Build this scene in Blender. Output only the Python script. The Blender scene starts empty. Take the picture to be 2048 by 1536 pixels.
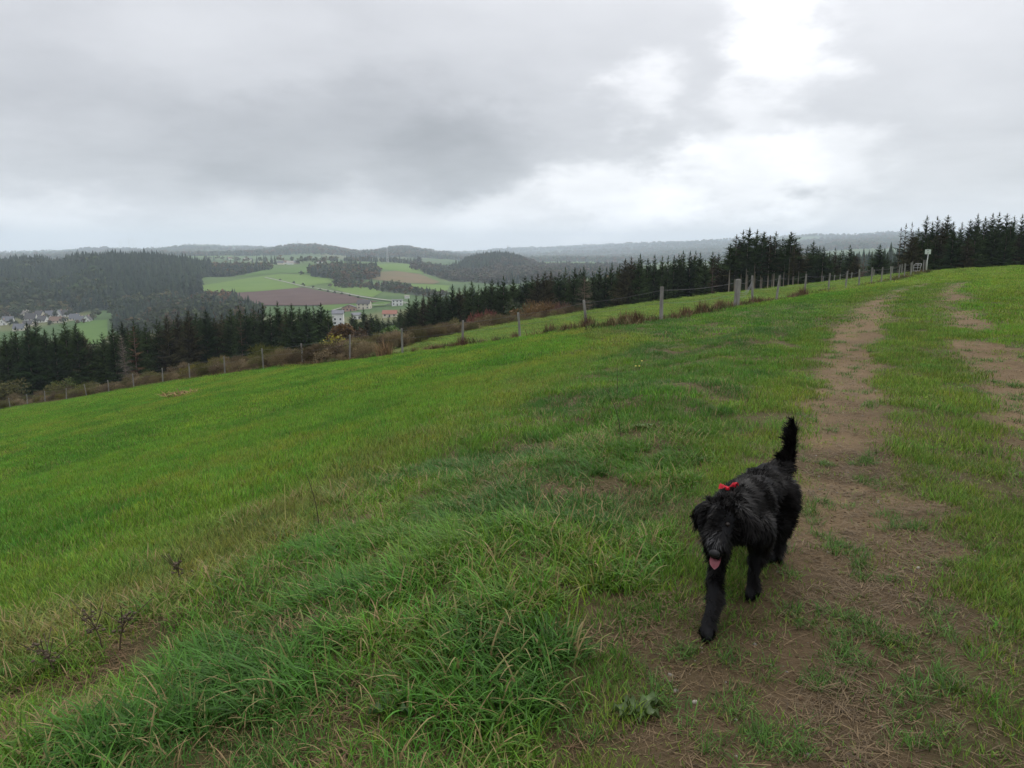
import bpy, bmesh, math
import numpy as np
from mathutils import Vector, Matrix

rng = np.random.default_rng(11)
S = bpy.context.scene
COL = S.collection
R = math.radians

# ------------------------------------------------------------------ camera
CAMZ, PITCH, FPX = 1.55, R(9.65), 1547.0        # eye height, downward pitch, focal length for a 2048 wide picture
cam_d = bpy.data.cameras.new("camera")
cam = bpy.data.objects.new("camera", cam_d)
COL.objects.link(cam)
cam.location = (0, 0, CAMZ)
cam.rotation_euler = (R(90) - PITCH, 0, 0)
cam_d.sensor_width = 36
cam_d.lens = 36 * FPX / 2048
cam_d.clip_start, cam_d.clip_end = 0.05, 40000
S.camera = cam
CP, SP = math.cos(PITCH), math.sin(PITCH)
EYE = np.array([0, 0, CAMZ])


def ray(px, py):
    u, v = (px - 1024) / FPX, (768 - py) / FPX
    return np.array([u, CP + v * SP, v * CP - SP])


def at(px, py, Y):
    d = ray(px, py)
    return EYE + d * (Y / d[1])


# ------------------------------------------------------------------ world: overcast sky
SUN_EL, SUN_AZ = R(48), R(24)                   # sun behind the cloud, ahead and to the right
W = bpy.data.worlds.new("World")
S.world = W
W.use_nodes = True
wn, wl = W.node_tree.nodes, W.node_tree.links
wn.clear()


def N(tree, kind, **kw):
    n = tree.nodes.new(kind)
    for k, v in kw.items():
        setattr(n, k, v)
    return n


def math_node(tree, op, a, b=None, c=None, clamp=False):
    n = tree.nodes.new("ShaderNodeMath")
    n.operation, n.use_clamp = op, clamp
    for i, x in enumerate((a, b, c)):
        if x is None:
            continue
        if isinstance(x, (int, float)):
            n.inputs[i].default_value = x
        else:
            tree.links.new(x, n.inputs[i])
    return n.outputs[0]


def build_sky():
    t = W.node_tree
    tc = N(t, "ShaderNodeTexCoord")
    sky = N(t, "ShaderNodeTexSky", sky_type='NISHITA', sun_disc=False, sun_elevation=SUN_EL, sun_rotation=SUN_AZ)
    sky.air_density, sky.dust_density = 1.0, 2.0
    sep = N(t, "ShaderNodeSeparateXYZ")
    t.links.new(tc.outputs["Generated"], sep.inputs[0])
    z = math_node(t, 'MAXIMUM', sep.outputs[2], 0.0)
    zz = math_node(t, 'ADD', z, 0.13)
    comb = N(t, "ShaderNodeCombineXYZ")
    t.links.new(math_node(t, 'DIVIDE', sep.outputs[0], zz), comb.inputs[0])
    t.links.new(math_node(t, 'DIVIDE', sep.outputs[1], zz), comb.inputs[1])

    def noise(scale, detail, rough, dist, off):
        mp = N(t, "ShaderNodeMapping")
        mp.inputs["Location"].default_value = (off, off * .7, off * .3)
        t.links.new(comb.outputs[0], mp.inputs[0])
        n = N(t, "ShaderNodeTexNoise")
        n.inputs["Scale"].default_value = scale
        n.inputs["Detail"].default_value = detail
        n.inputs["Roughness"].default_value = rough
        n.inputs["Distortion"].default_value = dist
        t.links.new(mp.outputs[0], n.inputs["Vector"])
        return math_node(t, 'SUBTRACT', n.outputs["Fac"], 0.5)
    n1 = noise(0.75, 8, 0.55, 0.3, 3.1)
    n2 = noise(2.1, 7, 0.55, 0.2, 9.7)
    # wobble the directions so that the cloud banks have torn edges
    wob = N(t, "ShaderNodeTexNoise")
    wob.inputs["Scale"].default_value = 5.0
    wob.inputs["Detail"].default_value = 7
    wob.inputs["Roughness"].default_value = .58
    mpw = N(t, "ShaderNodeMapping")
    mpw.inputs["Scale"].default_value = (1, 1, 2.2)
    t.links.new(tc.outputs["Generated"], mpw.inputs[0])
    t.links.new(mpw.outputs[0], wob.inputs["Vector"])
    vs = N(t, "ShaderNodeVectorMath", operation='SUBTRACT')
    t.links.new(wob.outputs["Color"], vs.inputs[0])
    vs.inputs[1].default_value = (.5, .5, .5)
    vsc = N(t, "ShaderNodeVectorMath", operation='MULTIPLY')
    t.links.new(vs.outputs[0], vsc.inputs[0])
    vsc.inputs[1].default_value = (.30, .30, .20)
    va = N(t, "ShaderNodeVectorMath", operation='ADD')
    t.links.new(tc.outputs["Generated"], va.inputs[0])
    t.links.new(vsc.outputs[0], va.inputs[1])
    wdir = va.outputs[0]
    # overcast gradient: brighter towards the zenith
    L = math_node(t, 'MULTIPLY_ADD', math_node(t, 'MULTIPLY', z, z), 1.15, 0.535)
    L = math_node(t, 'MULTIPLY_ADD', n1, 0.26, L)
    L = math_node(t, 'MULTIPLY_ADD', n2, 0.17, L)

    def lobe(L, az, el, a0, a1, amount, flat=1.0):
        # a bank of thicker or thinner cloud round one direction (degrees), wider than high by flat
        d = (math.sin(R(az)) * math.cos(R(el)), math.cos(R(az)) * math.cos(R(el)), math.sin(R(el)))
        sb = N(t, "ShaderNodeVectorMath", operation='SUBTRACT')
        t.links.new(wdir, sb.inputs[0])
        sb.inputs[1].default_value = d
        mu = N(t, "ShaderNodeVectorMath", operation='MULTIPLY')
        t.links.new(sb.outputs[0], mu.inputs[0])
        mu.inputs[1].default_value = (1, 1, flat)
        ln = N(t, "ShaderNodeVectorMath", operation='LENGTH')
        t.links.new(mu.outputs[0], ln.inputs[0])
        mr = N(t, "ShaderNodeMapRange", interpolation_type='SMOOTHERSTEP')
        mr.inputs["From Min"].default_value = R(a1)
        mr.inputs["From Max"].default_value = R(a0)
        t.links.new(ln.outputs["Value"], mr.inputs["Value"])
        return math_node(t, 'MULTIPLY_ADD', mr.outputs["Result"], amount, L)
    for a in LOBES:
        L = lobe(L, *a)
    # paler air low over the horizon
    mr = N(t, "ShaderNodeMapRange", interpolation_type='SMOOTHSTEP')
    mr.inputs["From Min"].default_value = 0.085
    mr.inputs["From Max"].default_value = 0.0
    t.links.new(z, mr.inputs["Value"])
    L = math_node(t, 'MULTIPLY_ADD', mr.outputs["Result"], 0.42, L)
    L = math_node(t, 'MINIMUM', math_node(t, 'MAXIMUM', L, 0.25), 1.7)
    ramp = N(t, "ShaderNodeValToRGB")
    ramp.color_ramp.elements[0].color = (.965, .985, 1.05, 1)
    ramp.color_ramp.elements[0].position = .3
    ramp.color_ramp.elements[1].color = (1, 1, 1.025, 1)
    ramp.color_ramp.elements[1].position = .9
    t.links.new(L, ramp.inputs[0])
    cl = N(t, "ShaderNodeVectorMath", operation='SCALE')
    t.links.new(ramp.outputs[0], cl.inputs[0])
    t.links.new(math_node(t, 'MULTIPLY', L, 10.0), cl.inputs["Scale"])
    mix = N(t, "ShaderNodeMix", data_type='RGBA')
    mix.inputs["Factor"].default_value = 0.94
    t.links.new(sky.outputs[0], mix.inputs["A"])
    t.links.new(cl.outputs[0], mix.inputs["B"])
    bg = N(t, "ShaderNodeBackground")
    bg.inputs["Strength"].default_value = 0.1
    t.links.new(mix.outputs["Result"], bg.inputs["Color"])
    out = N(t, "ShaderNodeOutputWorld")
    t.links.new(bg.outputs[0], out.inputs[0])


# azimuth, elevation, core radius, outer radius, brightness, flatness (all of the cloud deck, in degrees)
LOBES = [
    (18.8, 16.5, 1.0, 6.8, .42, .75), (18.0, 11.5, .5, 5.0, .12, .8), (10.0, 10.2, .2, 4.4, .24, 1.2),
    (15.0, 5.0, 1.5, 9.0, .33, 2.3), (7.5, 4.2, 1.5, 8.5, .33, 2.5), (21.5, 5.4, 1, 7.0, .24, 2.3),
    (0.0, 2.6, 1.0, 9.0, .20, 3.2), (-12.0, 2.2, 1.0, 11.0, .14, 3.8), (-31.0, 2.6, 1, 9, .18, 3.2), (17, 8.5, .5, 5, .12, 1.4),
    (-12.0, 6.8, 6, 16, -.11, 2.3), (-25.0, 7.4, 4, 13, -.06, 2.2), (-2.0, 6.9, 3.5, 9, -.09, 2.0), (-6.0, 10.5, 4, 13, -.04, 1.3),
    (-20.0, 14.0, 6, 18, -.03, 1.2), (4.0, 15.0, 2, 10, -.03, 1.0),
    (-35.0, 16.0, 3, 13, -.05, 1.2), (27.0, 8.5, 2, 9, .03, 1.3), (20.0, 2.4, .8, 6.5, -.16, 3.2),
    (27.0, 3.2, .8, 7.0, -.05, 2.5), (29.0, 16.0, 2, 9, .05, 1.2),
]
build_sky()

sun_d = bpy.data.lights.new("sun", 'SUN')
sun_d.energy, sun_d.angle, sun_d.color = 1.5, R(40), (1.0, .97, .92)
sun = bpy.data.objects.new("sun", sun_d)
COL.objects.link(sun)
sun.rotation_euler = Vector((-math.sin(SUN_AZ) * math.cos(SUN_EL), -math.cos(SUN_AZ) * math.cos(SUN_EL),
                             -math.sin(SUN_EL))).to_track_quat('-Z', 'Y').to_euler()

vs_ = S.view_settings
vs_.view_transform, vs_.look, vs_.exposure, vs_.gamma = 'Standard', 'None', 0.32, 1.0
vs_.use_curve_mapping = False
S.render.engine = 'CYCLES'
cy = S.cycles
cy.use_denoising = True
cy.max_bounces, cy.diffuse_bounces, cy.glossy_bounces = 6, 3, 2
cy.transmission_bounces, cy.volume_bounces, cy.transparent_max_bounces = 4, 1, 8
cy.sample_clamp_indirect = 6.0

HAZE_DENSITY = 1.25e-4


# ------------------------------------------------------------------ helpers
def sm(a, b, x):
    t = np.clip((np.asarray(x, float) - a) / (b - a), 0, 1)
    return t * t * (3 - 2 * t)


def _hash(i, j, seed):
    h = (i.astype(np.int64) * 374761393 + j.astype(np.int64) * 668265263 + seed * 982451653) & 0xffffffff
    h = ((h ^ (h >> 13)) * 1274126177) & 0xffffffff
    return ((h ^ (h >> 16)) & 0xffff) / 65535.0


def vnoise(x, y, seed=0):
    x, y = np.asarray(x, float), np.asarray(y, float)
    i, j = np.floor(x), np.floor(y)
    fx, fy = x - i, y - j
    fx, fy = fx * fx * (3 - 2 * fx), fy * fy * (3 - 2 * fy)
    a, b = _hash(i, j, seed), _hash(i + 1, j, seed)
    c, d = _hash(i, j + 1, seed), _hash(i + 1, j + 1, seed)
    return (a * (1 - fx) + b * fx) * (1 - fy) + (c * (1 - fx) + d * fx) * fy


def fbm(x, y, seed=0, octv=4):
    s, a, tot = 0, 1.0, 0
    for k in range(octv):
        s = s + a * vnoise(x * 2 ** k, y * 2 ** k, seed + k)
        tot += a
        a *= .5
    return s / tot


def tri_mesh(name, V, T, attrs=None, smooth=False):
    V, T = np.asarray(V, np.float32).reshape(-1, 3), np.asarray(T, np.int32).reshape(-1, 3)
    me = bpy.data.meshes.new(name)
    me.vertices.add(len(V))
    me.vertices.foreach_set("co", V.ravel())
    me.loops.add(T.size)
    me.loops.foreach_set("vertex_index", T.ravel())
    me.polygons.add(len(T))
    me.polygons.foreach_set("loop_start", np.arange(0, T.size, 3, dtype=np.int32))
    if smooth:
        me.polygons.foreach_set("use_smooth", np.ones(len(T), bool))
    me.update(calc_edges=True)
    for k, v in (attrs or {}).items():
        v = np.asarray(v, np.float32)
        if v.ndim == 1:
            a = me.attributes.new(k, 'FLOAT', 'POINT')
            a.data.foreach_set("value", v)
        else:
            a = me.attributes.new(k, 'FLOAT_COLOR', 'POINT')
            if v.shape[1] == 3:
                v = np.hstack([v, np.ones((len(v), 1), np.float32)])
            a.data.foreach_set("color", v.ravel())
    return me


def tag(o, label=None, cat=None, group=None, kind=None):
    for k, v in (("label", label), ("category", cat), ("group", group), ("kind", kind)):
        if v:
            o[k] = v
    return o


def obj(name, me, mat=None, parent=None, loc=None):
    o = bpy.data.objects.new(name, me)
    COL.objects.link(o)
    if mat is not None and me is not None and len(me.materials) == 0:
        me.materials.append(mat)
    if parent is not None:
        o.parent = parent
    if loc is not None:
        o.location = loc
    return o


def empty(name, loc=(0, 0, 0), rz=0.0):
    o = bpy.data.objects.new(name, None)
    COL.objects.link(o)
    o.empty_display_size = .2
    o.location, o.rotation_euler = loc, (0, 0, rz)
    return o


def bm_mesh(name, bm, smooth=False):
    me = bpy.data.meshes.new(name)
    bm.normal_update()
    bm.to_mesh(me)
    bm.free()
    if smooth:
        for p in me.polygons:
            p.use_smooth = True
    return me


def add_box(bm, x0, x1, y0, y1, z0, z1):
    m = Matrix.Translation(((x0 + x1) / 2, (y0 + y1) / 2, (z0 + z1) / 2)) @ Matrix.Diagonal((x1 - x0, y1 - y0, z1 - z0, 1))
    return bmesh.ops.create_cube(bm, size=1, matrix=m)["verts"]


def add_tube(bm, pts, radii, seg=6, cap=True):
    pts = [Vector(p) for p in pts]
    rings = []
    for i, p in enumerate(pts):
        t = (pts[min(i + 1, len(pts) - 1)] - pts[max(i - 1, 0)]).normalized()
        ref = Vector((0, 0, 1)) if abs(t.z) < .9 else Vector((1, 0, 0))
        a = t.cross(ref).normalized()
        b = t.cross(a)
        r = radii[i] if hasattr(radii, "__len__") else radii
        rings.append([bm.verts.new(p + (a * math.cos(2 * math.pi * k / seg) + b * math.sin(2 * math.pi * k / seg)) * r) for k in range(seg)])
    for q, s in zip(rings[:-1], rings[1:]):
        for k in range(seg):
            bm.faces.new((q[k], q[(k + 1) % seg], s[(k + 1) % seg], s[k]))
    if cap:
        bm.faces.new(rings[0][::-1])
        bm.faces.new(rings[-1])
    return rings


# ------------------------------------------------------------------ materials
def new_mat(name):
    m = bpy.data.materials.new(name)
    m.use_nodes = True
    m.node_tree.nodes.clear()
    out = m.node_tree.nodes.new("ShaderNodeOutputMaterial")
    return m, m.node_tree, out


def noise_mat(name, c1, c2, scale=8, rough=.8, bump=0.0, bscale=None, spec=.3, coords="Object", c3=None, stretch=(1, 1, 1)):
    m, t, out = new_mat(name)
    tc = N(t, "ShaderNodeTexCoord")
    mp = N(t, "ShaderNodeMapping")
    mp.inputs["Scale"].default_value = stretch
    t.links.new(tc.outputs[coords], mp.inputs[0])
    n = N(t, "ShaderNodeTexNoise")
    n.inputs["Scale"].default_value = scale
    n.inputs["Detail"].default_value = 6
    n.inputs["Roughness"].default_value = .65
    t.links.new(mp.outputs[0], n.inputs["Vector"])
    r = N(t, "ShaderNodeValToRGB")
    r.color_ramp.elements[0].position, r.color_ramp.elements[1].position = .3, .7
    r.color_ramp.elements[0].color = (*c1, 1)
    r.color_ramp.elements[1].color = (*c2, 1)
    if c3:
        e = r.color_ramp.elements.new(.5)
        e.color = (*c3, 1)
    t.links.new(n.outputs["Fac"], r.inputs[0])
    b = N(t, "ShaderNodeBsdfPrincipled")
    b.inputs["Roughness"].default_value = rough
    b.inputs["Specular IOR Level"].default_value = spec
    t.links.new(r.outputs[0], b.inputs["Base Color"])
    if bump:
        n2 = N(t, "ShaderNodeTexNoise")
        n2.inputs["Scale"].default_value = bscale or scale * 2
        n2.inputs["Detail"].default_value = 5
        t.links.new(mp.outputs[0], n2.inputs["Vector"])
        bp = N(t, "ShaderNodeBump")
        bp.inputs["Strength"].default_value = 1
        bp.inputs["Distance"].default_value = bump
        t.links.new(n2.outputs["Fac"], bp.inputs["Height"])
        t.links.new(bp.outputs[0], b.inputs["Normal"])
    t.links.new(b.outputs[0], out.inputs[0])
    return m


def leaf_mat(name, source, dry=None, trans=.25, rough=.5, spec=.25, var=.5):
    """Foliage: 'source' is 'tint' (the colour each scattered plant carries), or a colour for single plants, with
    the per-leaf attribute 'sh' (0..1) varying it."""
    m, t, out = new_mat(name)
    if source == 'tint':
        a = N(t, "ShaderNodeAttribute", attribute_type='INSTANCER', attribute_name='tint')
        col = a.outputs["Color"]
    elif source == 'object':
        oi = N(t, "ShaderNodeObjectInfo")
        col = oi.outputs["Color"]
    sh = N(t, "ShaderNodeAttribute", attribute_type='GEOMETRY', attribute_name='sh')
    mr = N(t, "ShaderNodeMapRange")
    mr.inputs["To Min"].default_value = 1 - var
    mr.inputs["To Max"].default_value = 1 + var
    t.links.new(sh.outputs["Fac"], mr.inputs["Value"])
    sc = N(t, "ShaderNodeVectorMath", operation='SCALE')
    t.links.new(col, sc.inputs[0])
    t.links.new(mr.outputs[0], sc.inputs["Scale"])
    col = sc.outputs[0]
    if dry:
        d = N(t, "ShaderNodeAttribute", attribute_type='GEOMETRY', attribute_name='dry')
        mx = N(t, "ShaderNodeMix", data_type='RGBA')
        t.links.new(d.outputs["Fac"], mx.inputs["Factor"])
        t.links.new(col, mx.inputs["A"])
        mx.inputs["B"].default_value = (*dry, 1)
        col = mx.outputs["Result"]
    b = N(t, "ShaderNodeBsdfPrincipled")
    b.inputs["Roughness"].default_value = rough
    b.inputs["Specular IOR Level"].default_value = spec
    t.links.new(col, b.inputs["Base Color"])
    tr = N(t, "ShaderNodeBsdfTranslucent")
    t.links.new(col, tr.inputs["Color"])
    ms = N(t, "ShaderNodeMixShader")
    ms.inputs[0].default_value = trans
    t.links.new(b.outputs[0], ms.inputs[1])
    t.links.new(tr.outputs[0], ms.inputs[2])
    t.links.new(ms.outputs[0], out.inputs[0])
    return m


M_GRASS = leaf_mat("grass_blades", 'tint', dry=(.30, .215, .105), trans=.3, rough=.55, spec=.16, var=.52)
M_FAR = leaf_mat("far_foliage", 'tint', trans=.1, rough=.8, spec=.05, var=.45)
M_LEAF = leaf_mat("foliage", 'object', trans=.22, rough=.6, spec=.15, var=.55)
M_NEEDLE = leaf_mat("needles", 'object', trans=.10, rough=.9, spec=.0, var=.65)
M_BARK = noise_mat("bark", (.085, .062, .045), (.17, .13, .10), scale=3, rough=.9, bump=.02, stretch=(1, 1, .25))
M_DEADBARK = noise_mat("dead_bark", (.12, .085, .06), (.23, .18, .14), scale=3, rough=.9)
M_POST = noise_mat("weathered_post", (.10, .095, .085), (.29, .28, .26), scale=9, rough=.85, bump=.004, bscale=30, stretch=(1, 1, .12), c3=(.21, .20, .185))
M_WIRE = noise_mat("fence_wire", (.05, .05, .05), (.10, .10, .10), scale=20, rough=.5, spec=.4)

# ------------------------------------------------------------------ terrain
# points of the near hillside: (column, row, metres ahead) as read along the fence, path and field edge
NEAR = [(1322, 645, 26), (1173, 658, 30.5), (1040, 680, 34), (925, 693, 37.5), (805, 710, 41.5), (700, 722, 45.5), (606, 731, 50),
        (527, 742, 54.5), (380, 760, 65), (268, 780, 76), (133, 802, 94), (10, 819, 113),
        (1472, 618, 31), (1552, 605, 39.5), (1609, 592, 44.5), (1690, 584, 52.5), (1762, 570, 62.5), (1808, 557, 70.5), (1851, 545, 78),
        (1750, 760, 9.5), (1820, 640, 15.5), (1850, 590, 24), (1900, 562, 36), (1920, 548, 52), (2040, 546, 52), (2200, 640, 15),
        (1540, 660, 17), (1620, 610, 26),
        # edge of the neighbouring field, where it rolls out of sight
        (760, 713, 50), (900, 684, 55), (1000, 660, 60), (1100, 641, 63), (1200, 623, 67), (1300, 608, 72), (1450, 589, 80),
        (1600, 575, 88), (1700, 563, 92), (1800, 553, 92)]
ctrl = [tuple(at(*p)) for p in NEAR]
ctrl += [(0, 2.2, 0), (1.0, 2.4, 0), (2.2, 3.0, .02), (-1.2, 2.2, -.12), (-2.4, 3.0, -.38), (1.1, 3.4, 0), (2.6, 4.6, .02), (4.2, 5, .05),
         (-.6, 4.0, -.12), (1.3, 5.5, 0), (-2.6, 6.5, -.62), (1.9, 8.0, .02), (-6, 8, -1.5), (-4, 12, -1.35),
         (0, -3, .02), (0, -25, .2), (-18, -10, -3.8), (-20, 12, -5.2), (18, -10, .8), (20, 14, .9), (60, 40, .8), (-60, 30, -14.5), (-60, -20, -13),
         (60, -20, 1.2)]
ctrl += [(.0 + a * y, y, z) for a, y, z in [(-.66, 150, -27), (-.45, 150, -25), (-.25, 150, -22.5), (-.1, 150, -19.5), (.05, 110, -11.5), (.05, 150, -17),
                                            (.15, 115, -8), (.15, 150, -13), (.25, 120, -6.5), (.37, 125, -5.2), (.45, 130, -4.5), (.53, 110, -2.2), (.65, 110, -1.5),
                                            (.53, 150, -6), (.65, 150, -5), (.9, 120, -2), (-.95, 130, -27), (-.1, 95, -10.5), (-.25, 90, -11.2), (-.45, 110, -16.6)]]
ctrl = np.array(ctrl, float)


def tps_fit(P):
    n = len(P)
    d = np.hypot(P[:, None, 0] - P[None, :, 0], P[:, None, 1] - P[None, :, 1])
    K = np.where(d > 0, d * d * np.log(np.maximum(d, 1e-9)), 0) + np.eye(n) * 2.0
    A = np.zeros((n + 3, n + 3))
    A[:n, :n] = K
    A[:n, n], A[:n, n + 1:] = 1, P[:, :2]
    A[n, :n], A[n + 1:, :n] = 1, P[:, :2].T
    return np.linalg.solve(A, np.concatenate([P[:, 2], np.zeros(3)]))


TPS = tps_fit(ctrl)


def near_h(x, y):
    out = TPS[-3] + TPS[-2] * x + TPS[-1] * y
    for k in range(len(ctrl)):
        d2 = (x - ctrl[k, 0]) ** 2 + (y - ctrl[k, 1]) ** 2
        out = out + TPS[k] * np.where(d2 > 0, .5 * d2 * np.log(np.maximum(d2, 1e-12)), 0)
    return out


# the valley and the hills beyond it: for a bearing, (distance, sight row) pairs that give the elevation
VALLEY = {
    -250: [(140, 800), (250, 790), (450, 745), (700, 690), (850, 660), (950, 640), (1100, 600), (1300, 560), (1500, 540), (1800, 545), (2500, 530), (3500, 515), (5000, 508), (7000, 508), (12000, 512)],
    0: [(140, 790), (250, 775), (450, 725), (700, 685), (850, 655), (950, 632), (1150, 590), (1300, 560), (1500, 538), (1800, 545), (2500, 528), (3300, 516), (4500, 509), (6500, 508), (12000, 512)],
    100: [(140, 788), (250, 772), (450, 720), (700, 680), (850, 650), (950, 626), (1150, 585), (1300, 556), (1450, 532), (1800, 545), (2500, 526), (3300, 514), (4500, 503), (6000, 502), (12000, 512)],
    114: [(140, 788), (250, 772), (450, 720), (700, 680), (850, 650), (950, 626), (1150, 588), (1300, 566), (1450, 552), (1800, 545), (2500, 526), (3300, 514), (4500, 502), (6000, 502), (12000, 512)],
    150: [(140, 787), (250, 771), (450, 718), (700, 678), (850, 648), (950, 624), (1100, 582), (1250, 554), (1420, 528), (1800, 545), (2500, 526), (3300, 514), (4500, 501), (6000, 501), (12000, 512)],
    200: [(140, 785), (250, 770), (450, 715), (700, 675), (850, 645), (950, 622), (1100, 580), (1250, 552), (1400, 527), (1700, 540), (2400, 525), (3300, 514), (4500, 497), (6000, 499), (12000, 510)],
    300: [(140, 778), (250, 762), (450, 705), (700, 662), (850, 635), (950, 616), (1100, 584), (1250, 553), (1400, 527), (1700, 534), (2400, 520), (3300, 510), (4500, 500), (6000, 499), (12000, 510)],
    370: [(140, 772), (250, 753), (450, 695), (700, 645), (850, 622), (950, 608), (1100, 588), (1300, 556), (1450, 538), (1700, 534), (2200, 524), (3000, 512), (4500, 493), (6000, 494), (12000, 510)],
    430: [(140, 765), (250, 747), (450, 690), (700, 640), (850, 618), (950, 606), (1100, 588), (1300, 563), (1500, 550), (1700, 538), (2000, 528), (2600, 517), (3300, 508), (4500, 492), (6000, 494), (12000, 510)],
    500: [(140, 755), (250, 735), (450, 680), (700, 640), (850, 616), (950, 604), (1150, 579), (1300, 563), (1500, 546), (1700, 533), (2000, 527), (2600, 516), (3300, 508), (4500, 496), (6000, 495), (12000, 510)],
    600: [(140, 735), (250, 715), (450, 665), (700, 634), (850, 614), (950, 602), (1150, 577), (1350, 556), (1550, 541), (1750, 530), (2100, 525), (2600, 516), (3200, 493), (4200, 505), (6000, 500), (12000, 510)],
    650: [(140, 728), (250, 708), (450, 662), (650, 640), (820, 616), (920, 604), (1120, 580), (1320, 559), (1520, 543), (1750, 530), (2100, 525), (2600, 516), (3200, 492), (4200, 506), (6000, 502), (12000, 510)],
    720: [(140, 718), (250, 698), (450, 660), (620, 640), (740, 621), (850, 607), (1050, 585), (1300, 562), (1500, 545), (1750, 530), (2100, 524), (2600, 517), (3300, 510), (4500, 507), (6500, 504), (12000, 510)],
    800: [(140, 705), (250, 690), (450, 655), (620, 634), (740, 613), (850, 602), (1000, 588), (1250, 566), (1500, 545), (1750, 531), (2100, 525), (2700, 515), (3200, 495), (4500, 506), (6500, 503), (12000, 510)],
    900: [(140, 690), (250, 680), (450, 650), (620, 630), (800, 605), (1000, 590), (1250, 574), (1500, 558), (1800, 545), (2100, 536), (2600, 522), (3300, 514), (4500, 510), (6500, 504), (12000, 510)],
    950: [(140, 682), (250, 674), (450, 645), (660, 620), (900, 597), (1150, 578), (1500, 556), (1800, 543), (2050, 514), (2300, 528), (2900, 525), (4000, 514), (5500, 506), (7000, 502), (12000, 510)],
    1000: [(140, 675), (250, 668), (450, 640), (700, 612), (1000, 590), (1300, 572), (1600, 555), (1880, 530), (2050, 509), (2300, 522), (2900, 525), (4000, 512), (5500, 500), (7000, 499), (12000, 510)],
    1045: [(140, 670), (250, 662), (450, 632), (700, 606), (1000, 585), (1300, 567), (1600, 551), (1900, 536), (2050, 521), (2300, 524), (2900, 525), (4000, 514), (5500, 498), (7000, 497), (12000, 510)],
    1075: [(140, 668), (250, 658), (450, 630), (700, 603), (1000, 582), (1300, 564), (1700, 546), (2100, 536), (2600, 528), (3000, 523), (3600, 519), (4500, 508), (6000, 497), (8000, 497), (12000, 510)],
    1200: [(140, 650), (250, 640), (450, 610), (700, 590), (1000, 572), (1400, 555), (2000, 540), (2600, 528), (3000, 523), (3800, 516), (4800, 499), (6000, 489), (8000, 496), (12000, 510)],
    1300: [(140, 635), (250, 628), (450, 600), (700, 580), (1200, 560), (2000, 540), (3000, 522), (4000, 503), (5000, 486), (7000, 494), (12000, 510)],
    1450: [(140, 608), (250, 615), (450, 600), (700, 580), (1200, 560), (2000, 540), (3000, 518), (4000, 495), (4800, 481), (7000, 490), (12000, 510)],
    1600: [(140, 588), (250, 600), (450, 590), (800, 570), (1500, 545), (2500, 515), (3500, 490), (4500, 473), (7000, 485), (12000, 505)],
    1700: [(140, 578), (250, 585), (450, 572), (750, 552), (1100, 545), (1500, 530), (2500, 504), (3500, 482), (4500, 471), (7000, 482), (12000, 505)],
    1800: [(140, 572), (250, 578), (450, 565), (750, 547), (1100, 540), (1500, 525), (2500, 500), (3500, 480), (4500, 466), (7000, 480), (12000, 505)],
    2048: [(140, 572), (250, 575), (450, 562), (800, 547), (1500, 525), (2500, 500), (3500, 483), (4500, 470), (7000, 480), (12000, 505)],
    2400: [(140, 572), (250, 575), (450, 562), (800, 547), (1500, 525), (2500, 505), (3500, 490), (4500, 476), (7000, 485), (12000, 505)],
}


def bearing(px):
    return (px - 1024) / FPX / 1.011        # x / y of a far point in that column


LY = np.linspace(math.log(120), math.log(23700), 185)
VALLEY = {c: [(a if a < 2200 else 2200 + (a - 2200) * 2.2, b) for a, b in v] for c, v in VALLEY.items()}
colpx = sorted(VALLEY)
tab = np.array([np.interp(LY, [math.log(a) for a, _ in VALLEY[c]], [b for _, b in VALLEY[c]]) for c in colpx])
FINE = np.linspace(bearing(-250), bearing(2400), 400)
tab = np.array([np.interp(FINE, [bearing(c) for c in colpx], tab[:, k]) for k in range(len(LY))]).T


def gsmooth(a, s, axis):
    k = np.arange(-int(3 * s), int(3 * s) + 1)
    g = np.exp(-.5 * (k / s) ** 2)
    g /= g.sum()
    pad = [(0, 0), (0, 0)]
    pad[axis] = (len(k) // 2, len(k) // 2)
    return np.apply_along_axis(lambda r: np.convolve(r, g, 'valid'), axis, np.pad(a, pad, mode='edge'))


tab = gsmooth(gsmooth(tab, 2.0, 0), 1.4, 1)
_v = (768 - tab) / FPX
tab = (_v * CP - SP) / (CP + _v * SP)       # elevation slope


def far_h(x, y):
    r = np.hypot(x, y)
    az = np.arctan2(x, y)
    a0, a1 = math.atan(FINE[0]), math.atan(FINE[-1])
    azc = np.clip(az, a0, a1)
    Y = np.maximum(r * np.cos(azc), 121)
    fi = np.clip((np.tan(azc) - FINE[0]) / (FINE[-1] - FINE[0]) * (len(FINE) - 1), 0, len(FINE) - 1.001)
    fj = np.clip((np.log(Y) - LY[0]) / (LY[-1] - LY[0]) * (len(LY) - 1), 0, len(LY) - 1.001)
    i, j = fi.astype(int), fj.astype(int)
    u, v = fi - i, fj - j
    s = (tab[i, j] * (1 - u) + tab[i + 1, j] * u) * (1 - v) + (tab[i, j + 1] * (1 - u) + tab[i + 1, j + 1] * u) * v
    back = sm(R(110), R(179), np.abs(az))
    s = s * (1 - back) + (-.03) * back
    und = (fbm(x / 260, y / 260, 5, 3) - .5) * np.clip(r - 900, 0, 6000) * .008
    return s * Y + CAMZ + und


def base_h(x, y):
    x, y = np.asarray(x, float), np.asarray(y, float)
    r = np.hypot(x, y)
    w = sm(132, 185, r)
    n = np.where(w < 1, near_h(np.clip(x, -200, 200), np.clip(y, -200, 200)), 0)
    f = far_h(x, y)
    return n * (1 - w) + f * w


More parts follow.
